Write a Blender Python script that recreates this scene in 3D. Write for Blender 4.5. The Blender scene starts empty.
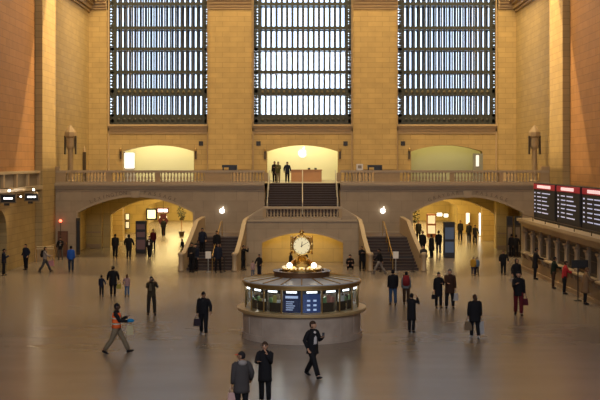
import bpy, bmesh, math, random
from mathutils import Vector, Matrix
random.seed(7)
R = math.radians
SC = bpy.context.scene
COL = SC.collection
F, CXP, HOR, H = 1075.0, 302.5, 163.0, 6.75      # focal length in px of a 600 px wide frame, vanishing point, eye height

# ------------------------------------------------------------------ camera, world, lights, exposure
cam = bpy.data.cameras.new('camera'); cam_o = bpy.data.objects.new('camera', cam); COL.objects.link(cam_o)
cam.sensor_width = 36.0; cam.lens = 36.0 * F / 600.0
cam.shift_x = (300.0 - CXP) / 600.0
cam.shift_y = (HOR - 200.0) / 600.0
cam.clip_end = 400; cam.clip_start = 0.2
cam_o.location = (0, 0, H); cam_o.rotation_euler = (R(90), 0, 0)
SC.camera = cam_o
w = bpy.data.worlds.new('world'); SC.world = w; w.use_nodes = True
bg = w.node_tree.nodes['Background']; bg.inputs[0].default_value = (0.62, 0.74, 0.95, 1); bg.inputs[1].default_value = 0.6
SC.view_settings.view_transform = 'Standard'; SC.view_settings.look = 'None'
SC.view_settings.exposure = 0.0; SC.view_settings.gamma = 1.0; SC.view_settings.use_curve_mapping = False
SC.cycles.max_bounces = 7; SC.cycles.diffuse_bounces = 4; SC.cycles.glossy_bounces = 4; SC.cycles.transparent_max_bounces = 12
SC.cycles.sample_clamp_indirect = 4.0; SC.cycles.caustics_reflective = False; SC.cycles.caustics_refractive = False

def light(kind, name, loc, aim, power, color, size=1.0, size_y=None, angle=60, blend=0.5, spread=None):
    d = bpy.data.lights.new(name, kind); d.energy = power; d.color = color
    if kind == 'AREA':
        d.size = size
        if size_y: d.shape = 'RECTANGLE'; d.size_y = size_y
        if spread: d.spread = R(spread)
    elif kind == 'SPOT':
        d.spot_size = R(angle); d.spot_blend = blend; d.shadow_soft_size = size
    else:
        d.shadow_soft_size = size
    o = bpy.data.objects.new(name, d); COL.objects.link(o); o.location = loc
    if aim is not None:
        o.rotation_euler = (Vector(aim) - Vector(loc)).to_track_quat('-Z', 'Y').to_euler()
    return o
WARM = (1.0, 0.74, 0.38); AMBER = (1.0, 0.62, 0.26); DAY = (0.55, 0.70, 1.0)
light('AREA', 'ceiling_cove_light', (0, 42, 36.5), (0, 42, 0), 3000, (1.0, 0.74, 0.50), 28, 70)
light('AREA', 'west_window_daylight', (0, -6.5, 19), (0, 60, 0), 9500, (.84, .90, 1.0), 28, 16)
light('AREA', 'balcony_front_fill', (0, 48, 33), (0, 76, 1), 1500, (1.0, 0.76, 0.44), 20, 4, spread=100)  # unseen warm fill added to brighten the balcony front and the floor before it
light('AREA', 'wall_wash_light', (0, 80, 34), (0, 93.5, 13), 9500, WARM, 34, 2)
for s in (-1, 1):
    light('SPOT', 'hooded_wall_spot', (s*6, 80.0, 31), (s*18.4, 80.0, 14), 85000, (1.0, 0.70, 0.34), 0.012, angle=110, blend=0.1)
    light('AREA', 'side_wall_wash_light', (s*12.5, 85, 30), (s*18.4, 87, 12), 1100, WARM, 6, 3, spread=80)

# ------------------------------------------------------------------ materials
MATS = {}
def nodemat(name):
    m = bpy.data.materials.new(name); m.use_nodes = True
    return m, m.node_tree.nodes, m.node_tree.links, m.node_tree.nodes['Principled BSDF']
def plain(name, col, rough=0.6, metal=0.0, noise=0.10, scale=6.0):
    if name in MATS: return MATS[name]
    m, N, L, P = nodemat(name)
    P.inputs['Roughness'].default_value = rough; P.inputs['Metallic'].default_value = metal
    tc = N.new('ShaderNodeTexCoord'); nz = N.new('ShaderNodeTexNoise'); nz.inputs['Scale'].default_value = scale; nz.inputs['Detail'].default_value = 3
    L.new(tc.outputs['Object'], nz.inputs['Vector'])
    mx = N.new('ShaderNodeMix'); mx.data_type = 'RGBA'
    a = [c*(1-noise) for c in col]; b = [min(1, c*(1+noise)) for c in col]
    mx.inputs[6].default_value = (*a, 1); mx.inputs[7].default_value = (*b, 1)
    L.new(nz.outputs['Fac'], mx.inputs[0]); L.new(mx.outputs[2], P.inputs['Base Color'])
    MATS[name] = m; return m
def emit(name, col, strength, base=(0.8, 0.8, 0.8)):
    if name in MATS: return MATS[name]
    m, N, L, P = nodemat(name)
    P.inputs['Base Color'].default_value = (*base, 1); P.inputs['Roughness'].default_value = 0.5
    P.inputs['Emission Color'].default_value = (*col, 1); P.inputs['Emission Strength'].default_value = strength
    MATS[name] = m; return m
def stone(name, col, axes='xz', bw=1.25, bh=0.44, rough=0.65, contrast=0.07, mortar=0.7, msize=0.02):
    """ashlar blocks laid in world metres; axes tells which two coordinates run along the face"""
    if name in MATS: return MATS[name]
    m, N, L, P = nodemat(name); P.inputs['Roughness'].default_value = rough
    tc = N.new('ShaderNodeTexCoord'); sp = N.new('ShaderNodeSeparateXYZ'); cb = N.new('ShaderNodeCombineXYZ')
    L.new(tc.outputs['Object'], sp.inputs[0])
    L.new(sp.outputs['xyz'.index(axes[0])], cb.inputs[0]); L.new(sp.outputs['xyz'.index(axes[1])], cb.inputs[1])
    br = N.new('ShaderNodeTexBrick'); L.new(cb.outputs[0], br.inputs['Vector'])
    br.inputs['Color1'].default_value = (*[c*(1-contrast) for c in col], 1)
    br.inputs['Color2'].default_value = (*[min(1, c*(1+contrast)) for c in col], 1)
    br.inputs['Mortar'].default_value = (*[c*mortar for c in col], 1)
    br.inputs['Scale'].default_value = 1.0; br.inputs['Mortar Size'].default_value = msize
    br.inputs['Brick Width'].default_value = bw; br.inputs['Row Height'].default_value = bh
    nz = N.new('ShaderNodeTexNoise'); nz.inputs['Scale'].default_value = 1.3; nz.inputs['Detail'].default_value = 6
    L.new(tc.outputs['Object'], nz.inputs['Vector'])
    rp = N.new('ShaderNodeMapRange'); rp.inputs[3].default_value = 0.80; rp.inputs[4].default_value = 1.18
    L.new(nz.outputs['Fac'], rp.inputs[0])
    mx = N.new('ShaderNodeMix'); mx.data_type = 'RGBA'; mx.blend_type = 'MULTIPLY'; mx.inputs[0].default_value = 1
    L.new(br.outputs['Color'], mx.inputs[6]); L.new(rp.outputs[0], mx.inputs[7]); L.new(mx.outputs[2], P.inputs['Base Color'])
    MATS[name] = m; return m

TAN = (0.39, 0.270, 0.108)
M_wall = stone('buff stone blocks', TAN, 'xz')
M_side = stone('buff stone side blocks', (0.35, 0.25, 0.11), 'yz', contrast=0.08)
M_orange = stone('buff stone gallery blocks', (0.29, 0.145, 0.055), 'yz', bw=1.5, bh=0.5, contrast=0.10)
M_marble = stone('grey buff marble slabs', (0.35, 0.27, 0.18), 'xz', bw=1.6, bh=0.8, rough=0.5, contrast=0.06, mortar=0.8)
M_marbles = stone('grey buff marble side slabs', (0.34, 0.27, 0.20), 'yz', bw=1.6, bh=0.8, rough=0.5, contrast=0.06, mortar=0.8)
M_trim = plain('carved buff stone', (0.38, 0.27, 0.15), 0.6)
M_pale = plain('pale balustrade marble', (0.40, 0.31, 0.205), 0.45)
M_gold = stone('honey marble lining', (0.50, 0.37, 0.14), 'xz', bw=1.4, bh=0.9, rough=0.4, contrast=0.07, mortar=0.75)
M_golds = stone('honey marble side lining', (0.50, 0.37, 0.14), 'yz', bw=1.4, bh=0.9, rough=0.4, contrast=0.07, mortar=0.75)
M_cream = plain('cream plaster', (0.75, 0.68, 0.42), 0.7, noise=0.05, scale=1.0)
M_iron = plain('dark bronze window iron', (0.030, 0.032, 0.024), 0.55, 0.0, 0.3, 3)
M_bronze = plain('dark aged bronze', (0.07, 0.05, 0.03), 0.45, 0.5)
M_brass = plain('polished brass', (0.80, 0.55, 0.20), 0.25, 1.0, 0.05)
M_brassd = plain('dull brass', (0.42, 0.28, 0.11), 0.4, 0.8, 0.1)
M_black = plain('black enamel', (0.012, 0.012, 0.014), 0.4)
M_dark = plain('dark recess stone', (0.05, 0.035, 0.02), 0.8)
M_wood = plain('pale oak', (0.42, 0.22, 0.10), 0.5, noise=0.15, scale=2)
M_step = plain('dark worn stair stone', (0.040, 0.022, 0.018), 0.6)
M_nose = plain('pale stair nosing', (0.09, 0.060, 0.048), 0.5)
M_white = plain('white enamel', (0.75, 0.73, 0.70), 0.4, noise=0.03)

def floor_mat():
    m, N, L, P = nodemat('polished pink marble floor')
    tc = N.new('ShaderNodeTexCoord')
    br = N.new('ShaderNodeTexBrick'); L.new(tc.outputs['Object'], br.inputs['Vector'])
    c = (0.215, 0.178, 0.150)
    br.inputs['Color1'].default_value = (*[x*0.975 for x in c], 1); br.inputs['Color2'].default_value = (*[x*1.025 for x in c], 1)
    br.inputs['Mortar'].default_value = (*[x*0.80 for x in c], 1)
    br.inputs['Scale'].default_value = 1.0; br.inputs['Mortar Size'].default_value = 0.0
    br.inputs['Brick Width'].default_value = 1.2; br.inputs['Row Height'].default_value = 0.6
    nz = N.new('ShaderNodeTexNoise'); nz.inputs['Scale'].default_value = 0.6; nz.inputs['Detail'].default_value = 1.5
    mp = N.new('ShaderNodeMapping'); mp.inputs['Scale'].default_value = (0.35, 1.0, 1.0); L.new(tc.outputs['Object'], mp.inputs[0]); L.new(mp.outputs[0], nz.inputs['Vector'])
    rp = N.new('ShaderNodeMapRange'); rp.inputs[3].default_value = 0.84; rp.inputs[4].default_value = 1.16
    L.new(nz.outputs['Fac'], rp.inputs[0])
    mx = N.new('ShaderNodeMix'); mx.data_type = 'RGBA'; mx.blend_type = 'MULTIPLY'; mx.inputs[0].default_value = 1
    L.new(br.outputs['Color'], mx.inputs[6]); L.new(rp.outputs[0], mx.inputs[7]); L.new(mx.outputs[2], P.inputs['Base Color'])
    r2 = N.new('ShaderNodeMapRange'); r2.inputs[3].default_value = 0.26; r2.inputs[4].default_value = 0.265
    L.new(nz.outputs['Fac'], r2.inputs[0]); L.new(r2.outputs[0], P.inputs['Roughness'])
    P.inputs['Specular IOR Level'].default_value = 1.0
    return m
M_floor = floor_mat()

def glass_mat(name, tint=(0.9, 0.95, 1.0), gloss=0.05):
    m = bpy.data.materials.new(name); m.use_nodes = True; N = m.node_tree.nodes; L = m.node_tree.links
    N.remove(N['Principled BSDF'])
    t = N.new('ShaderNodeBsdfTransparent'); t.inputs[0].default_value = (*tint, 1)
    g = N.new('ShaderNodeBsdfGlossy'); g.inputs['Roughness'].default_value = 0.05
    x = N.new('ShaderNodeMixShader'); x.inputs[0].default_value = gloss
    L.new(t.outputs[0], x.inputs[1]); L.new(g.outputs[0], x.inputs[2]); L.new(x.outputs[0], N['Material Output'].inputs['Surface'])
    return m
M_glass = glass_mat('clear glass')

# ------------------------------------------------------------------ mesh builder
class MB:
    def __init__(s): s.v = []; s.f = []
    def add(s, vs, fs):
        o = len(s.v); s.v += [tuple(p) for p in vs]; s.f += [tuple(i+o for i in f) for f in fs]; return s
    def box(s, x0, x1, y0, y1, z0, z1):
        x0, x1 = min(x0, x1), max(x0, x1); y0, y1 = min(y0, y1), max(y0, y1); z0, z1 = min(z0, z1), max(z0, z1)
        return s.add([(x0,y0,z0),(x1,y0,z0),(x1,y1,z0),(x0,y1,z0),(x0,y0,z1),(x1,y0,z1),(x1,y1,z1),(x0,y1,z1)],
                     [(0,3,2,1),(4,5,6,7),(0,1,5,4),(1,2,6,5),(2,3,7,6),(3,0,4,7)])
    def prism_y(s, poly, y0, y1):          # poly = [(x,z)...]
        n = len(poly)
        return s.add([(x, y0, z) for x, z in poly] + [(x, y1, z) for x, z in poly],
                     [tuple(range(n)), tuple(range(2*n-1, n-1, -1))] + [(i, i+n, (i+1) % n + n, (i+1) % n) for i in range(n)])
    def prism_z(s, poly, z0, z1):          # poly = [(x,y)...]
        n = len(poly)
        return s.add([(x, y, z0) for x, y in poly] + [(x, y, z1) for x, y in poly],
                     [tuple(range(n-1, -1, -1)), tuple(range(n, 2*n))] + [(i, (i+1) % n, (i+1) % n + n, i+n) for i in range(n)])
    def prism_x(s, poly, x0, x1):          # poly = [(y,z)...]
        n = len(poly)
        return s.add([(x0, y, z) for y, z in poly] + [(x1, y, z) for y, z in poly],
                     [tuple(range(n-1, -1, -1)), tuple(range(n, 2*n))] + [(i, (i+1) % n, (i+1) % n + n, i+n) for i in range(n)])
    def lathe(s, prof, c=(0,0,0), n=24):   # prof = [(r,z)...] bottom to top
        vs = []; fs = []
        for r, z in prof:
            for k in range(n):
                a = 2*math.pi*k/n; vs.append((c[0]+r*math.cos(a), c[1]+r*math.sin(a), c[2]+z))
        for i in range(len(prof)-1):
            for k in range(n):
                a, b = i*n+k, i*n+(k+1) % n; fs.append((a, b, b+n, a+n))
        fs.append(tuple(range(n-1, -1, -1))); fs.append(tuple((len(prof)-1)*n+k for k in range(n)))
        return s.add(vs, fs)
    def tube(s, pts, rad, n=8, squash=None):
        """rad: number, or list of r, or list of (ra, rb); rb lies along the frame's second axis"""
        pts = [Vector(p) for p in pts]; m = len(pts)
        if not isinstance(rad, (list, tuple)): rad = [rad]*m
        rad = [(r, r) if not isinstance(r, (list, tuple)) else r for r in rad]
        up = None; vs = []
        for i, p in enumerate(pts):
            t = (pts[min(i+1, m-1)] - pts[max(i-1, 0)])
            t = t.normalized() if t.length > 1e-9 else Vector((0, 0, 1))
            if up is None:
                up = Vector((0, 1, 0)) if abs(t.y) < 0.9 else Vector((0, 0, 1))
            a = t.cross(up)
            if a.length < 1e-4: a = t.cross(Vector((1, 0, 0)))
            a.normalize(); b = a.cross(t).normalized(); b = -b if b.dot(up) < 0 else b; up = b
            for k in range(n):
                q = 2*math.pi*k/n; vs.append(p + a*rad[i][0]*math.cos(q) + b*rad[i][1]*math.sin(q))
        fs = []
        for i in range(m-1):
            for k in range(n):
                x, y = i*n+k, i*n+(k+1) % n; fs.append((x, y, y+n, x+n))
        fs.append(tuple(range(n-1, -1, -1))); fs.append(tuple((m-1)*n+k for k in range(n)))
        return s.add(vs, fs)
    def ball(s, c, r, n=12, m=8, fn=None):
        if not isinstance(r, (tuple, list)): r = (r, r, r)
        vs = [(c[0], c[1], c[2]-r[2])]; fs = []
        for i in range(1, m):
            th = math.pi*i/m
            for k in range(n):
                ph = 2*math.pi*k/n
                vs.append((c[0]+r[0]*math.sin(th)*math.cos(ph), c[1]+r[1]*math.sin(th)*math.sin(ph), c[2]-r[2]*math.cos(th)))
        vs.append((c[0], c[1], c[2]+r[2])); top = len(vs)-1
        if fn: vs = [fn(Vector(v)) for v in vs]
        for k in range(n):
            fs.append((0, 1+(k+1) % n, 1+k)); b = 1+(m-2)*n; fs.append((top, b+k, b+(k+1) % n))
        for i in range(m-2):
            for k in range(n):
                a, b = 1+i*n+k, 1+i*n+(k+1) % n; fs.append((a, b, b+n, a+n))
        return s.add(vs, fs)
    def build(s, name, mat, parent=None, smooth=False, bevel=0):
        me = bpy.data.meshes.new(name); me.from_pydata(s.v, [], s.f); me.update()
        bm = bmesh.new(); bm.from_mesh(me); bmesh.ops.recalc_face_normals(bm, faces=bm.faces); bm.to_mesh(me); bm.free()
        if smooth: me.polygons.foreach_set('use_smooth', [True]*len(me.polygons))
        me.materials.append(mat)
        o = bpy.data.objects.new(name, me); COL.objects.link(o)
        if parent is not None:
            o.parent = parent
            if parent.get('_world'): o.matrix_parent_inverse = Matrix.Translation(-parent.location)
        if bevel:
            b = o.modifiers.new('bevel', 'BEVEL'); b.width = bevel; b.segments = 2
        return o

def tag(o, label=None, cat=None, group=None, kind=None):
    if label: o['label'] = label
    if cat: o['category'] = cat
    if group: o['group'] = group
    if kind: o['kind'] = kind
    return o
def struct(name, mb, mat, parent=None, smooth=False, kind='structure', bevel=0):
    o = mb.build(name, mat, parent, smooth, bevel)
    if parent is None: o['kind'] = kind
    return o
def thing(name, label, cat, loc=(0,0,0), rz=0.0, group=None, world=False):
    o = bpy.data.objects.new(name, None); COL.objects.link(o); o.location = loc; o.rotation_euler = (0, 0, rz)
    o.empty_display_size = 0.2
    tag(o, label, cat, group)
    if world: o['_world'] = 1
    return o
def copy_tree(o, parent=None):
    c = o.copy(); COL.objects.link(c); c.parent = parent
    for ch in [x for x in bpy.data.objects if x.parent == o]: copy_tree(ch, c)
    return c
def px(x, y, Y):                         # a measured picture position at a known distance, as a point in the hall
    return Vector(((x-CXP)*Y/F, Y, H-(y-HOR)*Y/F))

def holed(mb, x0, x1, z0, z1, y0, y1, holes, n=20, axis='y'):
    """wall slab with openings; hole = (xa, xb, zbottom, zspring, zcrown); axis 'x' swaps the plan coordinates"""
    xs = {x0, x1}
    for h in holes:
        xs |= {h[0], h[1]}
        if h[4] > h[3]:
            for k in range(1, n): xs.add(h[0]+(h[1]-h[0])*k/n)
    xs = sorted(x for x in xs if x0-1e-6 <= x <= x1+1e-6)
    def top(h, x):
        u = (x-(h[0]+h[1])/2)/((h[1]-h[0])/2); return h[3]+(h[4]-h[3])*math.sqrt(max(0, 1-u*u)) if h[4]-h[3] > .8*(h[1]-h[0])/2 else h[3]+(h[4]-h[3])*(1-u*u)
    for a, b in zip(xs, xs[1:]):
        if b-a < 1e-6: continue
        hs = sorted([h for h in holes if h[0] <= a+1e-6 and h[1] >= b-1e-6], key=lambda h: h[2])
        lo = (z0, z0)
        segs = []
        for h in hs:
            if h[2] > lo[0]+1e-6: segs.append((lo, (h[2], h[2])))
            lo = (top(h, a), top(h, b))
        segs.append((lo, (z1, z1)))
        for l, u in segs:
            poly = [(a, l[0]), (b, l[1]), (b, u[1]), (a, u[0])]
            if axis == 'y': mb.prism_y(poly, y0, y1)
            else: mb.prism_x(poly, y0, y1)
    return mb
# ------------------------------------------------------------------ shell
W = 18.4; YB, YW = 78.0, 93.2; ZB = 5.2          # half width, balcony front, window wall, balcony floor level
struct('floor', MB().box(-W-1, W+1, -8, 128, -0.4, 0.0), M_floor)
struct('ceiling', MB().box(-W-1, W+1, -8, YW+1.2, 38, 38.5), plain('painted blue green ceiling', (0.10, 0.22, 0.20), 0.8))
struct('wall_back', MB().box(-W-1, W+1, -8.6, -8, 0, 38), M_wall)
WC = (-12.5, 0.0, 12.5)
mb = MB(); holes = []
for c in WC:
    holes.append((c-4.33, c+4.33, 10.1, 27.5, 31.5)); holes.append((c-3.08, c+3.08, ZB, 7.75, 8.28))
holed(mb, -W, W, 0.0, 38, YW, YW+1.0, holes + [(-15.6, -8.2, 0, 2.9, 3.9), (8.2, 15.6, 0, 2.9, 3.9)])
struct('wall_window_side', mb, M_wall)
for i, (a, b) in enumerate(((-W, -16.85), (-8.14, -4.36), (4.36, 8.14), (16.85, W))):
    m = MB().box(a, b, YW-0.6, YW+0.02, ZB, 38)
    m.box(a+0.18, b-0.18, YW-0.68, YW-0.6, ZB+1.0, 19.4) if b-a > 2 else None
    o = struct('trim_%d' % (i+1), m, M_wall)
    c = MB()
    for z0, z1, p in ((20.0, 20.2, .10), (20.2, 20.45, .22), (20.45, 20.7, .38), (20.7, 21.05, .55)): c.box(a-.0, b+.0, YW-0.6-p, YW+.1, z0, z1)
    struct('capital', c, M_trim, o)
    c = MB()
    for z0, z1, p in ((ZB, ZB+.7, .16), (ZB+.7, ZB+.9, .10)): c.box(a, b, YW-0.6-p, YW, z0, z1)
    struct('plinth', c, M_trim, o)
for i, s in enumerate((-1, 1)):
    nm = ('left', 'right')[i]
    mb = MB()
    X0, X1 = (-W-1.0, -W) if s < 0 else (W, W+1.0)
    hs = [(44, 47.5, 0, 2.6, 4.1), (50.5, 54, 0, 2.6, 4.1), (57, 60.5, 0, 2.6, 4.1), (63.3, 66.9, 0, 2.4, 3.9)] if s < 0 else []
    holed(mb, -8, 74.0, 0, 5.0, X0, X1, hs, axis='x')
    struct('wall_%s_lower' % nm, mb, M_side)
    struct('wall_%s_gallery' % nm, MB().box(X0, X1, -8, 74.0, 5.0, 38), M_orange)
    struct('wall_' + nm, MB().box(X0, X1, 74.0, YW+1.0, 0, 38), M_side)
    if s < 0:
        struct('wall_track_gates', MB().box(X0-.3, X0, -8, 74, 0, 6), M_dark)
    o = struct('trim_%d' % (i+5), MB().box(s*(W-0.5), s*W, 74.0, 77.9, 0, 38), M_side)
    struct('plinth', MB().box(s*(W-0.62), s*W, 73.9, 78.0, 0, .9), M_trim, o)
    c = MB()
    for z0, z1, p in ((19.75, 19.95, .12), (20.0, 20.35, .3), (20.35, 20.6, .5), (20.6, 20.95, .75)): c.box(s*(W-p), s*W, 78.5, YW-.6, z0, z1)
    struct('trim_%d' % (i+7), c, M_trim)

# windows: inner iron frame, catwalk gap, outer frame, frosted outer glazing lit by the day
M_day = emit('frosted glazing with daylight behind', (0.76, 0.87, 1.0), 3.2)
heavy = [(124, 114.5), (95.5, 88.3), (73.5, 70.5), (50.5, 47.5), (29.5, 26.5), (5.5, 2.5)]
yz = lambda y: H + (HOR-y)*93.6/F
bars = [(yz(a), yz(b)) for a, b in heavy]
z = bars[-1][1]
while z < 31: bars.append((z+1.75, z+2.0)); z += 2.0
for i, c in enumerate(WC):
    x0, x1 = c-4.33, c+4.33
    fr = MB()
    y0, y1 = YW+.25, YW+.42
    for a, b in bars: fr.box(x0, x1, y0, y1, a, b)
    xa, xb = x0+.62, x1-.52
    n = 16; st = (xb-xa)/n
    for k in range(n+1): fr.box(xa+k*st-.065, xa+k*st+.065, y0+.02, y1-.02, 10.1, 31.3)
    fr.box(x0, x0+.12, y0, y1, 10.1, 31.3); fr.box(x1-.12, x1, y0, y1, 10.1, 31.3)
    fr.box(xa-.16, xa-.02, y0-.05, y1, 10.1, 31.3); fr.box(xb+.02, xb+.16, y0-.05, y1, 10.1, 31.3)
    w_o = struct('window_%d' % (i+1), fr, M_iron)
    w_o['label'] = ('left', 'centre', 'right')[i] + ' tall iron framed window above the balcony'
    # pierced lattice of the side borders and the bottom panel
    la = MB(); zz = 10.1
    while zz < 31:
        for (p, q) in ((x0+.12, xa-.14), (xb+.14, x1-.12)):
            la.box(p, q, y0+.03, y1-.03, zz-.03, zz+.09)
            m_ = (p+q)/2; la.prism_y([(m_-.2, zz+.3), (m_, zz+.1), (m_+.2, zz+.3), (m_, zz+.5)], y0+.0, y1)
        zz += .52
    for k in range(n):
        m_ = xa+(k+.5)*st
        la.box(m_-st/2, m_+st/2, y0-.03, y0+.02, 10.12, 10.2); la.ball((m_, y0-.02, 10.52), (.15, .06, .15), 8, 6)
    struct('lattice', la, M_iron, w_o)
    ro = MB()
    for k in range(n): ro.ball((xa+(k+.5)*st, y0-.02, (bars[1][0]+bars[1][1])/2), (.13, .07, .13), 10, 6)
    struct('rosette_band', ro, plain('dull bronze rosette', (.10, .085, .05), .6), w_o)
    of = MB(); yo = YW+1.95                            # outer frame, seen through the gap
    for a, b in bars: of.box(x0-.3, x1+.3, yo, yo+.12, a+.03, b-.03)
    for k in range(-1, n+2): of.box(xa+k*st-.11, xa+k*st+.11, yo, yo+.12, 9.9, 31.3)
    struct('outer_frame', of, plain('grey painted outer frame', (0.10, 0.12, 0.15), 0.5), w_o)
    struct('pane', MB().box(x0-1.2, x1+1.2, yo+.3, yo+.34, 9.6, 32), M_day, w_o)
    struct('inner_pane', MB().box(x0+.1, x1-.1, y0+.07, y0+.09, 10.1, 31.3), M_glass, w_o)
    for k, (a, b) in enumerate(bars[1:6]):
        pass
    ck = MB()                                         # the glass floored catwalks between the layers
    for a, b in bars[2::1]: ck.box(x0-.3, x1+.3, y1+.05, yo-.05, (a+b)/2-.03, (a+b)/2+.03)
    struct('catwalk', ck, plain('grey glass catwalk', (0.12, 0.14, 0.16), 0.3), w_o)
    bx = MB().box(x0-1.3, x0-1.2, YW+1.0, yo+.35, 9.5, 32).box(x1+1.2, x1+1.3, YW+1.0, yo+.35, 9.5, 32).box(x0-1.3, x1+1.3, YW+1.0, yo+.35, 9.4, 9.6).box(x0-1.3, x1+1.3, YW+1.0, yo+.35, 32, 32.1)
    struct('reveal', bx, M_trim, w_o)
    sl = MB()
    for z0, z1, p in ((9.93, 10.1, .34), (9.75, 9.93, .22), (9.5, 9.75, .12), (9.3, 9.5, .06)): sl.box(x0-.02, x1+.02, YW-p, YW+.3, z0, z1)
    k = x0
    struct('window_sill', sl, M_trim, w_o)
    # moulded upright border of the bay
    bd = MB()
    for q in (x0-.02, x1-.10): bd.box(q, q+.12, YW-.12, YW+.05, ZB, 31)
    struct('border_moulding', bd, M_trim, w_o)
# wall vents beside the balcony arches
for q in (201, 258.5, 345.5, 403):
    p = px(q, 143.5, YW)
    side = {201: 'right of the left arch', 258.5: 'left of the centre arch', 345.5: 'right of the centre arch', 403: 'left of the right arch'}[q]
    t = thing('wall_vent', 'small square black vent in the stone %s' % side, 'vent', (p.x, YW, p.z-.19), group='square vents above the balcony', world=True)
    MB().box(p.x-.19, p.x+.19, YW-.03, YW+.0, p.z-.19, p.z+.19).build('grille_plate', M_black, t)
    g = MB()
    for k in range(5): g.box(p.x-.17, p.x+.17, YW-.05, YW-.03, p.z-.15+k*.07, p.z-.13+k*.07)
    g.build('slat_grille', M_bronze, t)

# alcoves behind the three balcony arches
M_store = plain('cream store wall', (0.80, 0.76, 0.55), 0.6, noise=0.03, scale=.6)
for i, c in enumerate(WC):
    a = MB().box(c-4.2, c+4.2, YW+4.6, YW+4.8, ZB, 9.2)
    a.box(c-4.2, c-4.0, YW+1, YW+4.6, ZB, 9.2).box(c+4.0, c+4.2, YW+1, YW+4.6, ZB, 9.2).box(c-4.2, c+4.2, YW+1, YW+4.8, 9.2, 9.35)
    struct('wall_store_%s' % ('left', 'centre', 'right')[i], a, M_store)
    light('AREA', 'store_ceiling_light', (c, YW+2.9, 9.1), (c, YW+2.9, 0), (210, 250, 75)[i], ((1, .88, .50), (1, .88, .50), (.95, .84, .32))[i], 6.5, 2.4)

# added unseen hoods that cut the wall spots to a sharp edged wedge
for s in (-1, 1):
    S = Vector((s*6, 80.0, 31)); X = s*(W-.0)
    ln = lambda z: 69.3+(z-7.6)*.575
    Q = [Vector((X, ln(5.4), 5.4)), Vector((X, ln(22.5), 22.5)), Vector((X, 78.6, 22.5)), Vector((X, 78.6, 5.4))]
    m = MB(); vs = [S+(q-S)*u for u in (.015, .14) for q in Q]
    for i in range(4):
        j = (i+1) % 4; m.add([vs[i], vs[j], vs[j+4], vs[i+4]], [(0, 1, 2, 3)])
    m.add(vs[:4], [(0, 1, 2, 3)])
    back = [v-(Q[0]+Q[2]-2*S)*.01 for v in vs[:4]]
    m.add(back+vs[:4], [(0, 1, 2, 3)]+[(i, (i+1) % 4, (i+1) % 4+4, i+4) for i in range(4)]); m.f.remove(m.f[4])
    t = thing('light_shaping_hood', 'added unseen black hood that shapes the wall light on the %s side wall' % ('left' if s < 0 else 'right'), 'lamp', tuple(S), world=True, group='added light shaping hoods')
    m.build('hood', M_black, t); MB().tube([(S.x, S.y, 31.15), (S.x, S.y, 38)], .04).build('hanger', M_black, t)
# balcony slab, with the well for the upper stair flight
sl = MB().box(-W, -2.75, YB+.4, YW+5, 4.7, ZB).box(2.75, W, YB+.4, YW+5, 4.7, ZB).box(-2.75, 2.75, 82.6, YW+5, 4.7, ZB)
struct('floor_balcony', sl, plain('balcony floor marble', (0.30, 0.26, 0.22), 0.35))
# balcony front wall with the two passage arches
ARL, ARR = (-16.3, -7.95, 0, 3.15, 4.28), (8.0, 15.95, 0, 3.15, 4.28)
fw = MB(); holed(fw, -W, -2.75, 0, 5.2, YB, YB+.9, [ARL], n=28); holed(fw, 2.75, W, 0, 5.2, YB, YB+.9, [ARR], n=28)
fw.box(-2.75, 2.75, YB, YB+.3, 0, 2.85)
struct('wall_balcony_front', fw, M_marble)
ws = MB().box(-2.95, -2.75, YB+.9, 82.8, 2.7, ZB).box(2.75, 2.95, YB+.9, 82.8, 2.7, ZB)
struct('wall_stair_well', ws, M_marbles)
en = MB()
for a, b in ((-W, -2.75), (2.75, W)):
    for z0, z1, p in ((4.72, 4.82, .08), (4.86, 5.0, .20), (5.0, 5.12, .34), (5.12, 5.28, .46)): en.box(a, b, YB-p, YB+.4, z0, z1)
struct('trim_9', en, M_pale)
ar = MB()                                             # raised arch bands and keystones
for (a, b, _, zs, zc) in (ARL, ARR):
    n = 28; c = (a+b)/2; hw = (b-a)/2
    f = lambda x, d: zs+(zc-zs)*(1-((x-c)/hw)**2)+d
    for k in range(n):
        x0 = a+(b-a)*k/n; x1 = a+(b-a)*(k+1)/n
        ar.prism_y([(x0, f(x0, 0)), (x1, f(x1, 0)), (x1, f(x1, .16)), (x0, f(x0, .16))], YB-.05, YB)
    ar.prism_y([(c-.22, zc-.05), (c+.22, zc-.05), (c+.34, 4.72), (c-.34, 4.72)], YB-.14, YB)
    ar.box(a-.14, a, YB-.05, YB, 0, zs+.1); ar.box(b, b+.14, YB-.05, YB, 0, zs+.1)
struct('trim_10', ar, M_pale)

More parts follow.
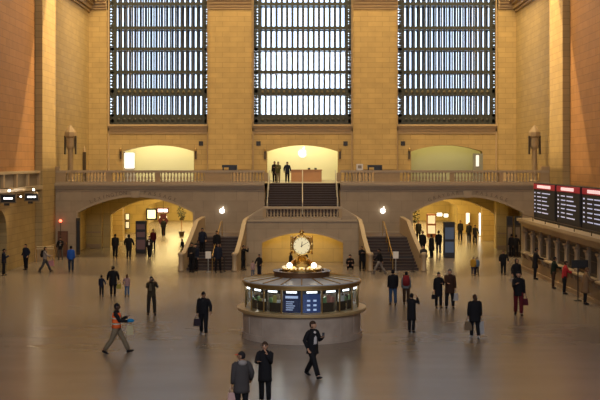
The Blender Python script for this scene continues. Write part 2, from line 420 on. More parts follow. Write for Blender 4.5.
# ---- balustrades
def baluster_mesh(h=0.66, r=.075):
    return MB().lathe([(r*.95, 0), (r*.95, h*.08), (r*.5, h*.12), (r*1.0, h*.32), (r*.95, h*.42), (r*.45, h*.7), (r*.45, h*.82), (r*.9, h*.9), (r*.9, h)], n=8)
_bal = baluster_mesh(); BAL = None
def add_balusters(parent, pts, mat=M_pale, h=1.0):
    global BAL
    for p in pts:
        if BAL is None:
            o = _bal.build('baluster', mat, None, True); BAL = o
        else:
            o = BAL.copy(); COL.objects.link(o)
        o.parent = parent; o.location = Vector(p)-parent.location; o.scale = (1, 1, h)
def X78(q): return (q-CXP)*YB/F
for s, label in ((-1, 'stone balustrade along the balcony left of the stairs'), (1, 'stone balustrade along the balcony right of the stairs')):
    t = thing('balcony_balustrade', label, 'balustrade', (s*10.6, YB+.1, 5.28), world=True, group='balcony balustrades')
    a, b = sorted((s*2.75, s*(W-.05)))
    MB().box(a, b, YB-.12, YB+.28, 5.28, 5.40).build('base_rail', M_pale, t)
    MB().box(a, b, YB-.14, YB+.30, 6.05, 6.22).build('cap_rail', M_pale, t)
    sol = [(231, 205), (160, 155), (112, 106), (66, 52), (268, 264)] if s < 0 else [(374, 400), (450, 454), (499, 503), (540, 551), (337, 341)]
    pr = []
    for q0, q1 in sol:
        u, v = sorted((X78(q0), X78(q1))); u = max(u, -W+.05); v = min(v, W-.05); pr.append((u, v))
        MB().box(u, v, YB-.1, YB+.26, 5.40, 6.05).build('pedestal', M_trim, t)
    pts = []; x = a+.12
    while x < b-.1:
        if not any(u-.08 < x < v+.08 for u, v in pr): pts.append((x, YB+.08, 5.40))
        x += .235
    add_balusters(t, pts)
    q0, q1 = (52, 60) if s < 0 else (541, 550)
    u, v = sorted((X78(q0), X78(q1)))
    MB().box(max(u, -W+.02), min(v, W-.02), YB-.16, YB+.32, 6.22, 6.5).build('end_block', M_trim, t)

# left gallery parapet high on the side wall
t = thing('gallery_parapet', 'low panelled stone parapet on the left side wall above the lit signs', 'parapet', (-W+.3, 60, 4.9), world=True)
MB().box(-W, -W+.55, 40, 73.9, 4.95, 5.2).build('ledge', M_pale, t)
MB().box(-W, -W+.40, 40, 73.9, 6.05, 6.22).build('cap_rail', M_pale, t)
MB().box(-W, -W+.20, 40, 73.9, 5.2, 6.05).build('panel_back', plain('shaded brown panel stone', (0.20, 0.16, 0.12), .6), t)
for k in range(12): MB().box(-W+.2, -W+.38, 41.2+k*2.95, 41.45+k*2.95, 5.2, 6.05).build('pedestal', M_trim, t)

# ---- passages behind the arches
for s in (-1, 1):
    nm = 'left' if s < 0 else 'right'
    def bx(m, x0, x1, *r): return m.box(s*x0, s*x1, *r)
    sm = MB(); bx(sm, 7.3, 7.6, YB+.9, 126, 0, 4.7); bx(sm, 17.2, 17.5, YB+.9, 126, 0, 4.7)
    struct('wall_passage_%s' % nm, sm, M_golds)
    iw = MB()
    aa = (8.3, 15.5, 0, 2.6, 3.85) if s > 0 else (-15.35, -8.3, 0, 2.6, 3.85)
    holed(iw, *((7.6, 17.2) if s > 0 else (-17.2, -7.6)), 0, 4.7, 86.0, 86.8, [aa])
    a2 = (8.6, 15.0, 0, 2.5, 3.4) if s > 0 else (-15.0, -8.6, 0, 2.5, 3.4)
    holed(iw, *((7.6, 17.2) if s > 0 else (-17.2, -7.6)), 0, 4.7, 104, 104.8, [a2])
    struct('wall_passage_arch_%s' % nm, iw, M_gold)
    ew = MB(); bx(ew, 7.3, 17.5, 126, 126.3, 0, 4.7)
    struct('wall_passage_end_%s' % nm, ew, M_gold)
    cl = MB(); bx(cl, 7.3, 17.5, YW+1.0, 126, 4.7, 4.9)
    struct('ceiling_passage_%s' % nm, cl, plain('passage plaster', (0.55, 0.47, 0.28), .7))
    xm = s*12
    light('AREA', 'passage_light', (xm, 82.5, 4.6), (xm, 82.5, 0), 70, (1.0, .66, .22), 6, 2.5)
    light('AREA', 'passage_light', (xm, 90, 4.6), (xm, 90, 0), 600, (1.0, .72, .25), 6, 3)
    light('AREA', 'passage_light', (xm, 99, 4.6), (xm, 99, 0), 900, (1.0, .74, .30), 6, 5)
    light('AREA', 'passage_light', (xm, 115, 4.6), (xm, 115, 0), 1900, (1.0, .78, .34), 6, 14)

# ---- central stair block
YC = 71.0; ZL = 2.9
cb = MB(); holed(cb, -3.8, 3.8, 0, 3.0, YC, YC+.4, [(-2.68, 2.68, 0, 1.47, 2.13)], n=24)
struct('wall_stair_front', cb, M_marble)
bk = MB().box(-2.9, 2.9, YC+2.4, YC+2.6, 0, 2.4)
struct('wall_lower_arch_back', bk, M_gold)
bk = MB().box(-2.95, -2.75, YC+.4, YC+2.4, 0, 2.4).box(2.75, 2.95, YC+.4, YC+2.4, 0, 2.4)
struct('wall_lower_arch_sides', bk, M_golds)
light('AREA', 'lower_arch_light', (0, YC+1.0, 2.38), (0, YC+1.9, 0.6), 120, (1.0, .68, .22), 4.4, .9)
struct('floor_stair_landing', MB().box(-2.6, 2.6, YC+.42, YB, 2.45, ZL), plain('landing stone', (0.25, 0.21, 0.18), .5))
ab = MB()
for k in range(24):
    f = lambda x: 1.47+.66*(1-(x/2.68)**2)
    x0 = -2.68+5.36*k/24; x1 = -2.68+5.36*(k+1)/24
    ab.prism_y([(x0, f(x0)), (x1, f(x1)), (x1, f(x1)+.14), (x0, f(x0)+.14)], YC-.04, YC)
ab.box(-3.8, 3.8, YC-.08, YC, 2.88, 3.0)
struct('trim_11', ab, M_pale)
# upper flight
t = thing('upper_stair_flight', 'wide dark stair flight rising from the landing to the bright balcony arch', 'stairs', (0, 77, ZL), world=True)
n = 14
for k in range(n):
    z1 = ZL+(ZB-ZL)*(k+1)/n; y0 = 77.2+k*.385
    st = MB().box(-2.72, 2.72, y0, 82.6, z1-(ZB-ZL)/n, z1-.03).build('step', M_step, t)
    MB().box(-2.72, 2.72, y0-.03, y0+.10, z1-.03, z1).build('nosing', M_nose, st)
M_rail = plain('pale steel handrail', (0.62, 0.60, 0.52), .3, .3)
for xr in (-2.55, 0, 2.55):
    h = MB().tube([(xr, 77.3, ZL+.95), (xr, 82.6, ZB+.95), (xr, 83.3, ZB+.95)], .04).build('handrail', M_rail, t)
    for k in range(5):
        y = 77.35+k*1.33; zz = ZL+(ZB-ZL)*min(1, max(0, (y-77.2)/5.39)); MB().tube([(xr, y, zz-.02), (xr, y, zz+.95)], .035).build('rail_post', M_rail, h)
# landing balustrade
t = thing('landing_balustrade', 'short stone balustrade on the landing above the golden arch', 'balustrade', (0, YC+.2, 3.0), world=True)
MB().box(-2.55, 2.55, YC, YC+.36, 3.0, 3.14).build('base_rail', M_pale, t)
MB().box(-2.62, 2.62, YC-.04, YC+.4, 3.72, 3.86).build('cap_rail', M_pale, t)
for s in (-1, 1): MB().box(s*2.40, s*2.62, YC-.02, YC+.38, 3.14, 3.72).build('pedestal', M_trim, t)
add_balusters(t, [(-2.31+.22*k, YC+.18, 3.14) for k in range(22)], h=.58/.66)

def sweep(mb, pts, th, zb=None, dz=None):
    """pts [(x,y,ztop)]; a wall of thickness th along them from zb (or ztop-dz) up"""
    n = len(pts); vs = []
    for i, p in enumerate(pts):
        a = Vector(pts[max(i-1, 0)][:2]); b = Vector(pts[min(i+1, n-1)][:2]); t = (b-a).normalized(); nn = Vector((-t.y, t.x))*th/2
        z0 = zb if dz is None else p[2]-dz
        vs += [(p[0]+nn.x, p[1]+nn.y, z0), (p[0]-nn.x, p[1]-nn.y, z0), (p[0]-nn.x, p[1]-nn.y, p[2]), (p[0]+nn.x, p[1]+nn.y, p[2])]
    fs = [(0, 1, 2, 3), tuple(4*(n-1)+k for k in (3, 2, 1, 0))]
    for i in range(n-1):
        for k in range(4): fs.append((4*i+k, 4*i+4+k, 4*i+4+(k+1) % 4, 4*i+(k+1) % 4))
    return mb.add(vs, fs)
for s in (-1, 1):
    nm = 'left' if s < 0 else 'right'
    t = thing('lower_stair_flight' , 'dark stair flight with pale stone parapets on the %s of the golden arch' % nm, 'stairs', (s*5.6, 67.4, 0), group='lower stair flights', world=True)
    n = 11
    for k in range(n):
        y0 = 67.5+k*.32; z1 = .17*(k+1); u = k/(n-1); xi = 4.10-.2*u; xo = 7.3-.35*u
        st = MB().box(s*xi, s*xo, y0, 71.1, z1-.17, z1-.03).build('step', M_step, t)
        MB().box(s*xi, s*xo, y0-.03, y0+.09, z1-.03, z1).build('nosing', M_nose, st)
    MB().box(s*3.86, s*6.85, 71.42, 75.0, 0, 1.87).build('quarter_landing', M_nose, t)
    for k in range(5):
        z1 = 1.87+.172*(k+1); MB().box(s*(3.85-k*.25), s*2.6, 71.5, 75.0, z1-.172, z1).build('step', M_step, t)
    # curved stone parapets of the flight
    q = t
    P = [(4.22, 66.9, 1.05), (4.14, 67.3, 1.15), (4.03, 68.2, 1.62), (3.94, 69.2, 2.12), (3.87, 70.2, 2.66), (3.80, 70.9, 3.02), (3.6, 71.15, 3.2), (3.2, 71.2, 3.46), (2.62, 71.2, 3.80)]
    P = [(s*a, b, c) for a, b, c in P]
    sweep(MB(), [(a, b, c-.12) for a, b, c in P[:6]], .20, zb=0).build('parapet_wall', M_pale, q)
    sweep(MB(), [(a, b, c-.12) for a, b, c in P[5:]], .26, zb=3.0).build('parapet_wall', M_marble, q)
    sweep(MB(), P, .27, dz=.12).build('cap_rail', M_white if False else M_pale, q)
    MB().lathe([(.19, 0), (.19, .12), (.15, .18), (.15, .95), (.19, 1.0), (.20, 1.12), (.12, 1.2)], c=(s*4.22, 66.8, 0), n=16).build('newel', M_pale, q, True)
    P = [(7.52, 66.9, 1.05), (7.44, 67.3, 1.15), (7.30, 68.2, 1.62), (7.16, 69.2, 2.12), (7.04, 70.2, 2.66), (6.98, 70.9, 2.96), (6.93, 72.5, 3.0), (6.93, 75.2, 3.0)]
    P = [(s*a, b, c) for a, b, c in P]
    sweep(MB(), [(a, b, c-.12) for a, b, c in P], .24, zb=0).build('parapet_wall', M_pale, q)
    sweep(MB(), P, .27, dz=.12).build('cap_rail', M_pale, q)
    MB().lathe([(.19, 0), (.19, .12), (.15, .18), (.15, .95), (.19, 1.0), (.20, 1.12), (.12, 1.2)], c=(s*7.55, 66.8, 0), n=16).build('newel', M_pale, q, True)
    struct('wall_landing_%s' % nm, MB().box(s*3.7, s*6.8, 75.02, 75.2, 0, 1.95), M_marble)
    # brass rail in the middle of the flight
    xr = 5.65
    hr = MB().tube([(s*xr, 67.3, .0), (s*xr, 67.35, .95), (s*(xr-.25), 71.1, 2.85), (s*(xr-.3), 71.6, 2.9), (s*(xr-.3), 71.62, 1.9)], .035).build('handrail', M_brassd, t)
    for k in range(3): MB().tube([(s*(xr-.06*k-.06), 68.2+k, .34+.53*k), (s*(xr-.06*k-.06), 68.2+k, 1.37+.52*k)], .025).build('rail_post', M_brass, hr)
    # sign on a post with barrier straps at the stair foot
    X = 94.0 if s > 0 else -94.0
    xs = (395.5-CXP)*66.6/F if s > 0 else (208.5-CXP)*66.6/F
    q = thing('sign_post', 'small pale sign on a post at the foot of the %s stairs' % nm, 'sign', (xs, 66.4, 0), world=True, group='stair foot sign posts')
    MB().lathe([(.16, 0), (.16, .03), (.03, .06), (.03, .85)], c=(xs, 66.4, 0), n=12).build('post', plain('steel post', (.4, .4, .4), .35, .5), q)
    MB().box(xs-.17, xs+.17, 66.37, 66.43, .85, 1.28).build('sign_plate', M_white, q, bevel=.01)
    q = thing('belt_barrier', 'black belt strap strung across the foot of the %s stairs' % nm, 'barrier', (s*5.7, 66.45, 0), world=True, group='stair foot barriers')
    for xx in (4.85, 6.85):
        MB().lathe([(.15, 0), (.15, .03), (.03, .05), (.03, .95), (.045, .96), (.045, 1.0)], c=(s*xx, 66.6, 0), n=12).build('post', M_black, q)
    MB().box(s*4.85, s*6.85, 66.59, 66.61, .88, .94).build('belt', M_black, q)

# glowing fruit logo with a bite and a leaf, as on the store's signs
def apple(name, c, size, mat, parent=None, depth=.06):
    pts = []
    for k in range(40):
        a = 2*math.pi*k/40
        x = math.sin(a)*(.50+.03*math.cos(2*a)); z = math.cos(a)*.47
        if abs(a-0) < .5 or abs(a-2*math.pi) < .5: z -= .10*(1-min(abs(a), abs(a-2*math.pi))/.5)
        if abs(a-math.pi) < .35: z += .06*(1-abs(a-math.pi)/.35)
        if z < 0: x *= 1-.30*(-z/.47)**2
        dx, dz = x-.62, z-.05                     # the bite
        d = math.hypot(dx, dz)
        if d < .26: x, z = .62+dx/d*.26, .05+dz/d*.26
        pts.append((x, z))
    m = MB(); n = len(pts); y0, y1 = c[1]-depth/2, c[1]+depth/2
    ctr = (-.08, -.02)
    vs = [(c[0]+x*size, y0, c[2]+z*size) for x, z in pts]+[(c[0]+x*size, y1, c[2]+z*size) for x, z in pts]+[(c[0]+ctr[0]*size, y0, c[2]+ctr[1]*size), (c[0]+ctr[0]*size, y1, c[2]+ctr[1]*size)]
    fs = []
    for i in range(n):
        j = (i+1) % n; fs += [(i, j, 2*n), (j+n, i+n, 2*n+1), (i, i+n, j+n, j)]
    m.add(vs, fs)
    lf = [(.02, .50), (.04, .64), (.14, .76), (.26, .80), (.24, .66), (.14, .54)]
    m.prism_y([(c[0]+x*size, c[2]+z*size) for x, z in lf], y0, y1)
    return m
M_logo = emit('white glowing logo', (1, .97, .88), 3.5)
for s in (-1, 1):
    p = px(222 if s < 0 else 383, 211, 77.7)
    t = thing('logo_sign', 'small glowing white fruit logo on the marble wall above the %s stairs' % ('left' if s < 0 else 'right'), 'sign', (p.x, 77.98, p.z), world=True, group='small glowing logo signs')
    apple('a', (p.x, 77.8, p.z), .40, M_logo).build('logo', M_logo, t)
    MB().tube([(p.x, 77.82, p.z), (p.x, 78.0, p.z)], .05).build('bracket', M_bronze, t)
p = px(302.5, 153.5, YW+4.5)
t = thing('logo_sign', 'large glowing white fruit logo on the cream wall in the centre arch', 'sign', (p.x, YW+4.55, p.z), world=True)
apple('a', (p.x, YW+4.5, p.z), .78, M_logo).build('logo', emit('soft white logo', (1, .98, .85), 1.5), t)
# wooden desk in the centre arch
t = thing('reception_desk', 'long pale wooden desk behind the top of the stairs', 'desk', (.3, 90, ZB), world=True)
MB().box(-.95, 1.6, 89.6, 90.5, ZB, ZB+.92).build('desk_body', M_wood, t); MB().box(-1.0, 1.65, 89.55, 90.55, ZB+.92, ZB+1.0).build('desk_top', M_wood, t)
for k, (xx, c_) in enumerate(((.55, 'dark tablet on the left half of the wooden desk'), (1.1, 'dark tablet on the right half of the wooden desk'))):
    t = thing('tablet', c_, 'tablet', (xx, 90, ZB+1.0), world=True, group='tablets on the desk')
    MB().prism_x([(89.95, ZB+1.0), (90.1, ZB+1.14), (90.12, ZB+1.13), (89.98, ZB+1.0)], xx-.1, xx+.1).build('tablet_case', M_black, t)
    MB().box(xx-.05, xx+.05, 89.99, 90.15, ZB+1.0, ZB+1.02).build('stand', M_black, t)
# arch edge fittings
for c, s0 in ((0, (-1, 1)), (-12.5, (-1, 1)), (12.5, (-1,))):
    for s in s0:
        nm = {0: 'centre', -12.5: 'left', 12.5: 'right'}[c]
        q = c+s*3.25
        t = thing('wall_lantern', 'narrow dark lamp bracket on the %s edge of the %s balcony arch' % ('left' if s < 0 else 'right', nm), 'lamp', (q, YW, 7.2), world=True, group='arch edge lamps')
        MB().box(q-.08, q+.08, YW-.12, YW, 7.1, 7.8).build('back_plate', M_bronze, t)
        MB().lathe([(.05, 0), (.12, .1), (.12, .22), (.04, .3)], c=(q, YW-.2, 7.75), n=10).build('lamp_cup', M_brassd, t)
# lit panel in the left alcove, grey frame with poster at the right one
p0, p1 = px(124.5, 153, 95), px(134, 168, 95)
t = thing('light_box', 'bright white lit panel inside the left balcony arch', 'screen', ((p0.x+p1.x)/2, 95, p1.z), world=True)
MB().box(p0.x, p1.x, 95, 95.12, p1.z, p0.z).build('screen', emit('bright lit panel', (1, .98, .85), 2.5), t)
MB().box(p0.x-.06, p1.x+.06, 95.05, 95.2, ZB, p0.z+.06).build('frame', M_white, t)
p0, p1 = px(473, 153.5, 92), px(483, 170, 92)
t = thing('poster_stand', 'grey framed poster stand at the right end of the right balcony arch', 'poster', ((p0.x+p1.x)/2, 92, ZB), world=True)
MB().box(p0.x, p1.x, 92, 92.15, ZB, p0.z).build('frame', plain('grey frame', (.20, .20, .16), .5), t)
MB().box(p0.x+.25, p1.x-.35, 91.97, 92, p0.z-1.1, p0.z-.15).build('poster', emit('pale lit poster', (.95, .95, .9), .6), t)
p0, p1 = px(356.5, 164, 80), px(363, 170, 80)
t = thing('poster_stand', 'small white notice board on the balcony right of the centre arch', 'poster', ((p0.x+p1.x)/2, 80, ZB), world=True)
MB().box(p0.x, p1.x, 80, 80.06, p1.z-.1, p0.z).build('board', M_white, t)
MB().box(p0.x+.1, p1.x-.1, 79.98, 80, p1.z+.12, p0.z-.1).build('poster', plain('grey print', (.3, .25, .2), .6), t)
for q in (p0.x+.05, p1.x-.05): MB().box(q-.02, q+.02, 80.0, 80.05, ZB, p1.z).build('leg', M_black, t)
for a, b, lab in ((222, 237, 'black covered bench behind the balustrade left of the centre arch'), (367.5, 382, 'black covered bench behind the balustrade right of the centre arch')):
    p0, p1 = px(a, 165.0, 80.5), px(b, 171, 80.5)
    t = thing('covered_table', lab, 'table', ((p0.x+p1.x)/2, 80.7, ZB), world=True, group='covered tables on the balcony')
    MB().box(p0.x, p1.x, 80.4, 81.1, p0.z-.18, p0.z).build('table_top', M_black, t)
    MB().box(p0.x+.5, p1.x, 80.42, 81.0, p0.z-.45, p0.z-.18).build('cloth', M_black, t)
    for q in (p0.x+.08, p1.x-.08):
        for yy in (80.45, 81.0): MB().box(q-.03, q+.03, yy-.03, yy+.03, ZB, p0.z-.18).build('leg', M_black, t)

# torcheres against the side walls on the balcony
for s in (-1, 1):
    Y = 81.0
    xx = (70.5-CXP)*Y/F if s < 0 else (534.5-CXP)*Y/F
    t = thing('bronze_torchere', 'tall carved torch lamp against the %s side wall on the balcony' % ('left' if s < 0 else 'right'), 'lamp', (xx, Y, ZB), world=True, group='carved torch lamps')
    MB().lathe([(.42, 0), (.42, .2), (.30, .3), (.24, .5), (.20, 2.55), (.27, 2.7)], c=(xx, Y, ZB), n=12).build('pedestal', plain('brown carved stone', (.34, .24, .13), .6), t)
    MB().lathe([(.30, 0), (.33, .1), (.33, .65), (.28, .75)], c=(xx, Y, ZB+2.7), n=8).build('drum', M_trim, t)
    MB().lathe([(.34, 0), (.46, .12), (.44, .42), (.30, .62), (.05, .95)], c=(xx, Y, ZB+3.45), n=8).build('lamp_head', M_trim, t)
    for k in (-1, 1): MB().box(xx+k*.40-.05, xx+k*.40+.05, Y-.15, Y+.15, ZB+2.2, ZB+3.6).build('prong', M_bronze, t)
p = px(84.5, 152, 90)
t = thing('dark_post', 'slim dark post with pale tip in the left corner of the balcony', 'post', (p.x, 90, ZB), world=True)
MB().box(p.x-.12, p.x+.12, 89.9, 90.1, ZB, p.z).build('shaft', M_bronze, t); MB().lathe([(.10, 0), (.08, .3), (.02, .5)], c=(p.x, 90, p.z), n=10).build('tip', M_trim, t)

# incised words over the passage arches
def arc_text(words, arch, fracs, size):
    a, b, _, zs, zc = arch; c = (a+b)/2; hw = (b-a)/2
    for wd, (u0, u1) in zip(words, fracs):
        g = thing('incised_lettering', 'incised word %s over the %s passage arch' % (wd.lower(), 'left' if a < 0 else 'right'), 'lettering', (c+hw*(u0+u1)/2, YB-.02, 4.2), world=True, group='incised words over the arches')
        n = len(wd)
        for i, ch in enumerate(wd):
            u = u0+(u1-u0)*(i+.5)/n; x = c+hw*u; z = zs+(zc-zs)*(1-u*u)+.22
            cu = bpy.data.curves.new('letter', 'FONT'); cu.body = ch; cu.size = size; cu.extrude = .006; cu.align_x = 'CENTER'
            cu.materials.append(plain('incised shadowed letters', (.17, .12, .08), .8))
            tmp = bpy.data.objects.new('letter', cu); COL.objects.link(tmp); dg = bpy.context.evaluated_depsgraph_get()
            me = bpy.data.meshes.new_from_object(tmp.evaluated_get(dg), depsgraph=dg); bpy.data.objects.remove(tmp)
            o = bpy.data.objects.new('letter', me); COL.objects.link(o); o.parent = g
            o.location = Vector((x, YB-.012, z))-g.location; o.rotation_euler = (R(90), math.atan(2*(zc-zs)*u/hw), 0)
arc_text(('LEXINGTON', 'PASSAGE'), ARL, ((-.80, -.14), (.12, .72)), .36)
arc_text(('GRAYBAR', 'PASSAGE'), ARR, ((-.72, -.14), (.12, .74)), .36)
# ------------------------------------------------------------------ information booth with its clock
KX, KY = -.03, 42.2
def ring(mb, r0, r1, z0, z1, n=72, a0=0, a1=2*math.pi, c=(KX, KY)):
    m = n if abs(a1-a0-2*math.pi) < 1e-6 else n+1; vs = []
    for k in range(m):
        a = a0+(a1-a0)*k/n; cs, sn = math.cos(a), math.sin(a)
        vs += [(c[0]+r0*cs, c[1]+r0*sn, z0), (c[0]+r1*cs, c[1]+r1*sn, z0), (c[0]+r1*cs, c[1]+r1*sn, z1), (c[0]+r0*cs, c[1]+r0*sn, z1)]
    fs = []
    for k in range(n):
        i, j = 4*k, 4*((k+1) % m)
        for q in range(4): fs.append((i+q, j+q, j+(q+1) % 4, i+(q+1) % 4))
    if m != n: fs += [(0, 1, 2, 3), (4*n+3, 4*n+2, 4*n+1, 4*n)]
    return mb.add(vs, fs)
t = thing('information_booth', 'round marble information booth with glass windows in the middle of the floor', 'booth', (KX, KY, 0), world=True)
def drum_mat():
    m, N, L, P = nodemat('booth marble panels')
    tc = N.new('ShaderNodeTexCoord'); nz = N.new('ShaderNodeTexNoise'); nz.inputs['Scale'].default_value = 1.6; nz.inputs['Detail'].default_value = 6
    L.new(tc.outputs['Object'], nz.inputs[0]); r = N.new('ShaderNodeValToRGB'); L.new(nz.outputs['Fac'], r.inputs[0])
    r.color_ramp.elements[0].position = .3; r.color_ramp.elements[0].color = (.36, .29, .24, 1); r.color_ramp.elements[1].position = .7; r.color_ramp.elements[1].color = (.50, .41, .34, 1)
    L.new(r.outputs[0], P.inputs['Base Color']); P.inputs['Roughness'].default_value = .35
    return m
M_drum = drum_mat()
m = MB(); ring(m, 2.1, 2.31, .22, 1.0); ring(m, 2.05, 2.36, 0, .22); ring(m, 2.05, 2.34, .94, 1.02)
m.build('marble_base', M_drum, t)
for k in range(18):
    a = R(10+20*k); ring(MB(), 2.30, 2.325, .24, .92, 2, a-.010, a+.010).build('panel_joint', M_drum, t)
m = MB(); ring(m, 1.9, 2.50, 1.02, 1.07); ring(m, 1.9, 2.53, 1.07, 1.14)
m.build('counter_ledge', plain('bronze edged marble ledge', (.55, .40, .20), .3, .3), t)
for k in range(18):
    a = R(20*k-90)
    MB().tube([(KX+2.22*math.cos(a), KY+2.22*math.sin(a), 1.14), (KX+2.22*math.cos(a), KY+2.22*math.sin(a), 2.02)], .028).build('mullion', M_brassd, t)
    m = MB(); ring(m, 2.205, 2.215, 1.15, 2.0, 3, a+.012, a+R(20)-.012); m.build('window_pane', M_glass, t)
m = MB(); ring(m, 2.12, 2.27, 2.0, 2.10); ring(m, 2.10, 2.33, 2.10, 2.17)
m.build('brass_fascia', M_brassd, t)
m = MB(); m.lathe([(2.28, 2.17), (2.28, 2.2), (1.0, 2.34), (.1, 2.34)], c=(KX, KY, 0), n=72)
m.build('roof', plain('pale grey booth roof', (.48, .52, .58), .35, .0, .05), t)
for k in range(18):
    a = R(20*k-90); MB().tube([(KX+1.1*math.cos(a), KY+1.1*math.sin(a), 2.345), (KX+2.26*math.cos(a), KY+2.26*math.sin(a), 2.215)], .022, 6).build('roof_rib', M_brassd, t)
m = MB(); ring(m, .9, 1.10, 2.33, 2.50); ring(m, .9, 1.14, 2.50, 2.54)
m.build('upper_ring', plain('brown bronze ring', (.16, .08, .04), .35, .5), t)
MB().lathe([(.98, 2.34), (.98, 2.46), (.80, 2.5), (.80, 2.56)], c=(KX, KY, 0), n=48).build('upper_deck', M_bronze, t)
inn = MB(); ring(inn, 1.3, 1.34, 1.0, 2.1); inn.build('inner_partition', plain('dim booth interior', (.20, .16, .11), .6), t)
M_hdr = emit('white lit header', (1, .97, .88), 3.2); M_scr = emit('deep blue screen', (.03, .06, .22), .12, (.01, .01, .02)); M_scr2 = emit('brighter blue screen', (.05, .12, .40), .22, (.01, .02, .05))
M_icon = emit('pale screen lettering', (.55, .68, 1), .45)
for k in range(18):
    a0 = R(20*k-90); am = a0+R(10)
    m = MB(); ring(m, 2.14, 2.19, 1.86, 2.0, 3, a0+.02, a0+R(20)-.02); hb = m.build('header_box', M_black, t)
    m = MB(); ring(m, 2.192, 2.197, 1.90, 1.965, 3, am-.09, am+.09); m.build('header_light', M_hdr, hb)
    if k in (17, 0):
        m = MB(); ring(m, 2.13, 2.16, 1.16, 1.86, 3, am-.155, am+.155); sp = m.build('display_screen', M_scr if k == 17 else M_scr2, t)
        m = MB()
        if k == 17:
            for r_ in range(5): ring(m, 2.165, 2.17, 1.26+.075*r_, 1.285+.075*r_, 2, am-.10, am+.02+.02*(r_ % 3))
            ring(m, 2.165, 2.17, 1.70, 1.79, 2, am-.11, am+.11)
        else:
            for r_ in range(3):
                for c_ in (-1, 1): ring(m, 2.165, 2.17, 1.24+.17*r_, 1.31+.17*r_, 2, am+c_*.055-.028, am+c_*.055+.028)
        m.build('screen_text', M_icon, sp)
    else:
        m = MB(); ring(m, 1.95, 1.99, 1.14, 1.5, 3, am-.13, am+.13); m.build('brochure_shelf', M_bronze, t)
bro = [(.75, .72, .60), (.20, .32, .12), (.60, .48, .12), (.16, .22, .38), (.45, .18, .12), (.22, .14, .40), (.32, .44, .28)]
mats = [plain('printed leaflet %d' % i, c, .5) for i, c in enumerate(bro)]
where = {13: 'left edge', 14: 'far left', 15: 'left', 16: 'inner left', 1: 'inner right', 2: 'right', 3: 'far right', 4: 'right edge'}
cn = ['cream', 'green', 'yellow', 'slate blue', 'red', 'purple', 'pale green']
for k in where:
    am = R(20*k-80)
    for j in range(3):
        a = am+(j-1)*.085; r_ = 2.03; c = random.choice(range(7)) if k not in (15, 16) else (1, 2, 0)[j]
        z1 = random.uniform(1.5, 1.72)
        g = thing('leaflet_stack', '%s leaflets in the %s window of the booth, %s in the row' % (cn[c], where[k], ('first', 'middle', 'last')[j]), 'leaflets', (KX+r_*math.cos(a), KY+r_*math.sin(a), 1.5), world=True, group='leaflets in the booth windows')
        m = MB(); ring(m, r_-.03, r_+.03, 1.5, z1+.08, 1, a-.033, a+.033); m.build('paper', mats[c], g)
light('POINT', 'booth_inner_light', (KX, KY, 1.85), None, 60, (1, .9, .7), .25)
for k in range(6):
    a = R(60*k-60); light('POINT', 'booth_window_light', (KX+1.75*math.cos(a), KY+1.75*math.sin(a), 1.85), None, 9, (1, .93, .8), .12)

t = thing('brass_clock', 'four faced brass clock with glowing dials on top of the information booth', 'clock', (KX, KY, 2.56), world=True)
M_bl = emit('warm lit glass beads', (1, .74, .34), .7)
MB().lathe([(.78, 2.56), (.78, 2.62), (.70, 2.66)], c=(KX, KY, 0), n=40).build('base_tray', M_brass, t)
m = MB()
for k in range(30):
    a = 2*math.pi*k/30; m.ball((KX+.74*math.cos(a), KY+.74*math.sin(a), 2.67), .04, 6, 4)
m.build('light_ring', M_bl, t)
MB().lathe([(.66, 2.62), (.58, 2.76), (.44, 2.84), (.40, 2.90), (.27, 3.0), (.16, 3.08), (.14, 3.14), (.22, 3.18), (.22, 3.22)], c=(KX, KY, 0), n=32).build('pedestal', M_brass, t, True)
cz = 3.53
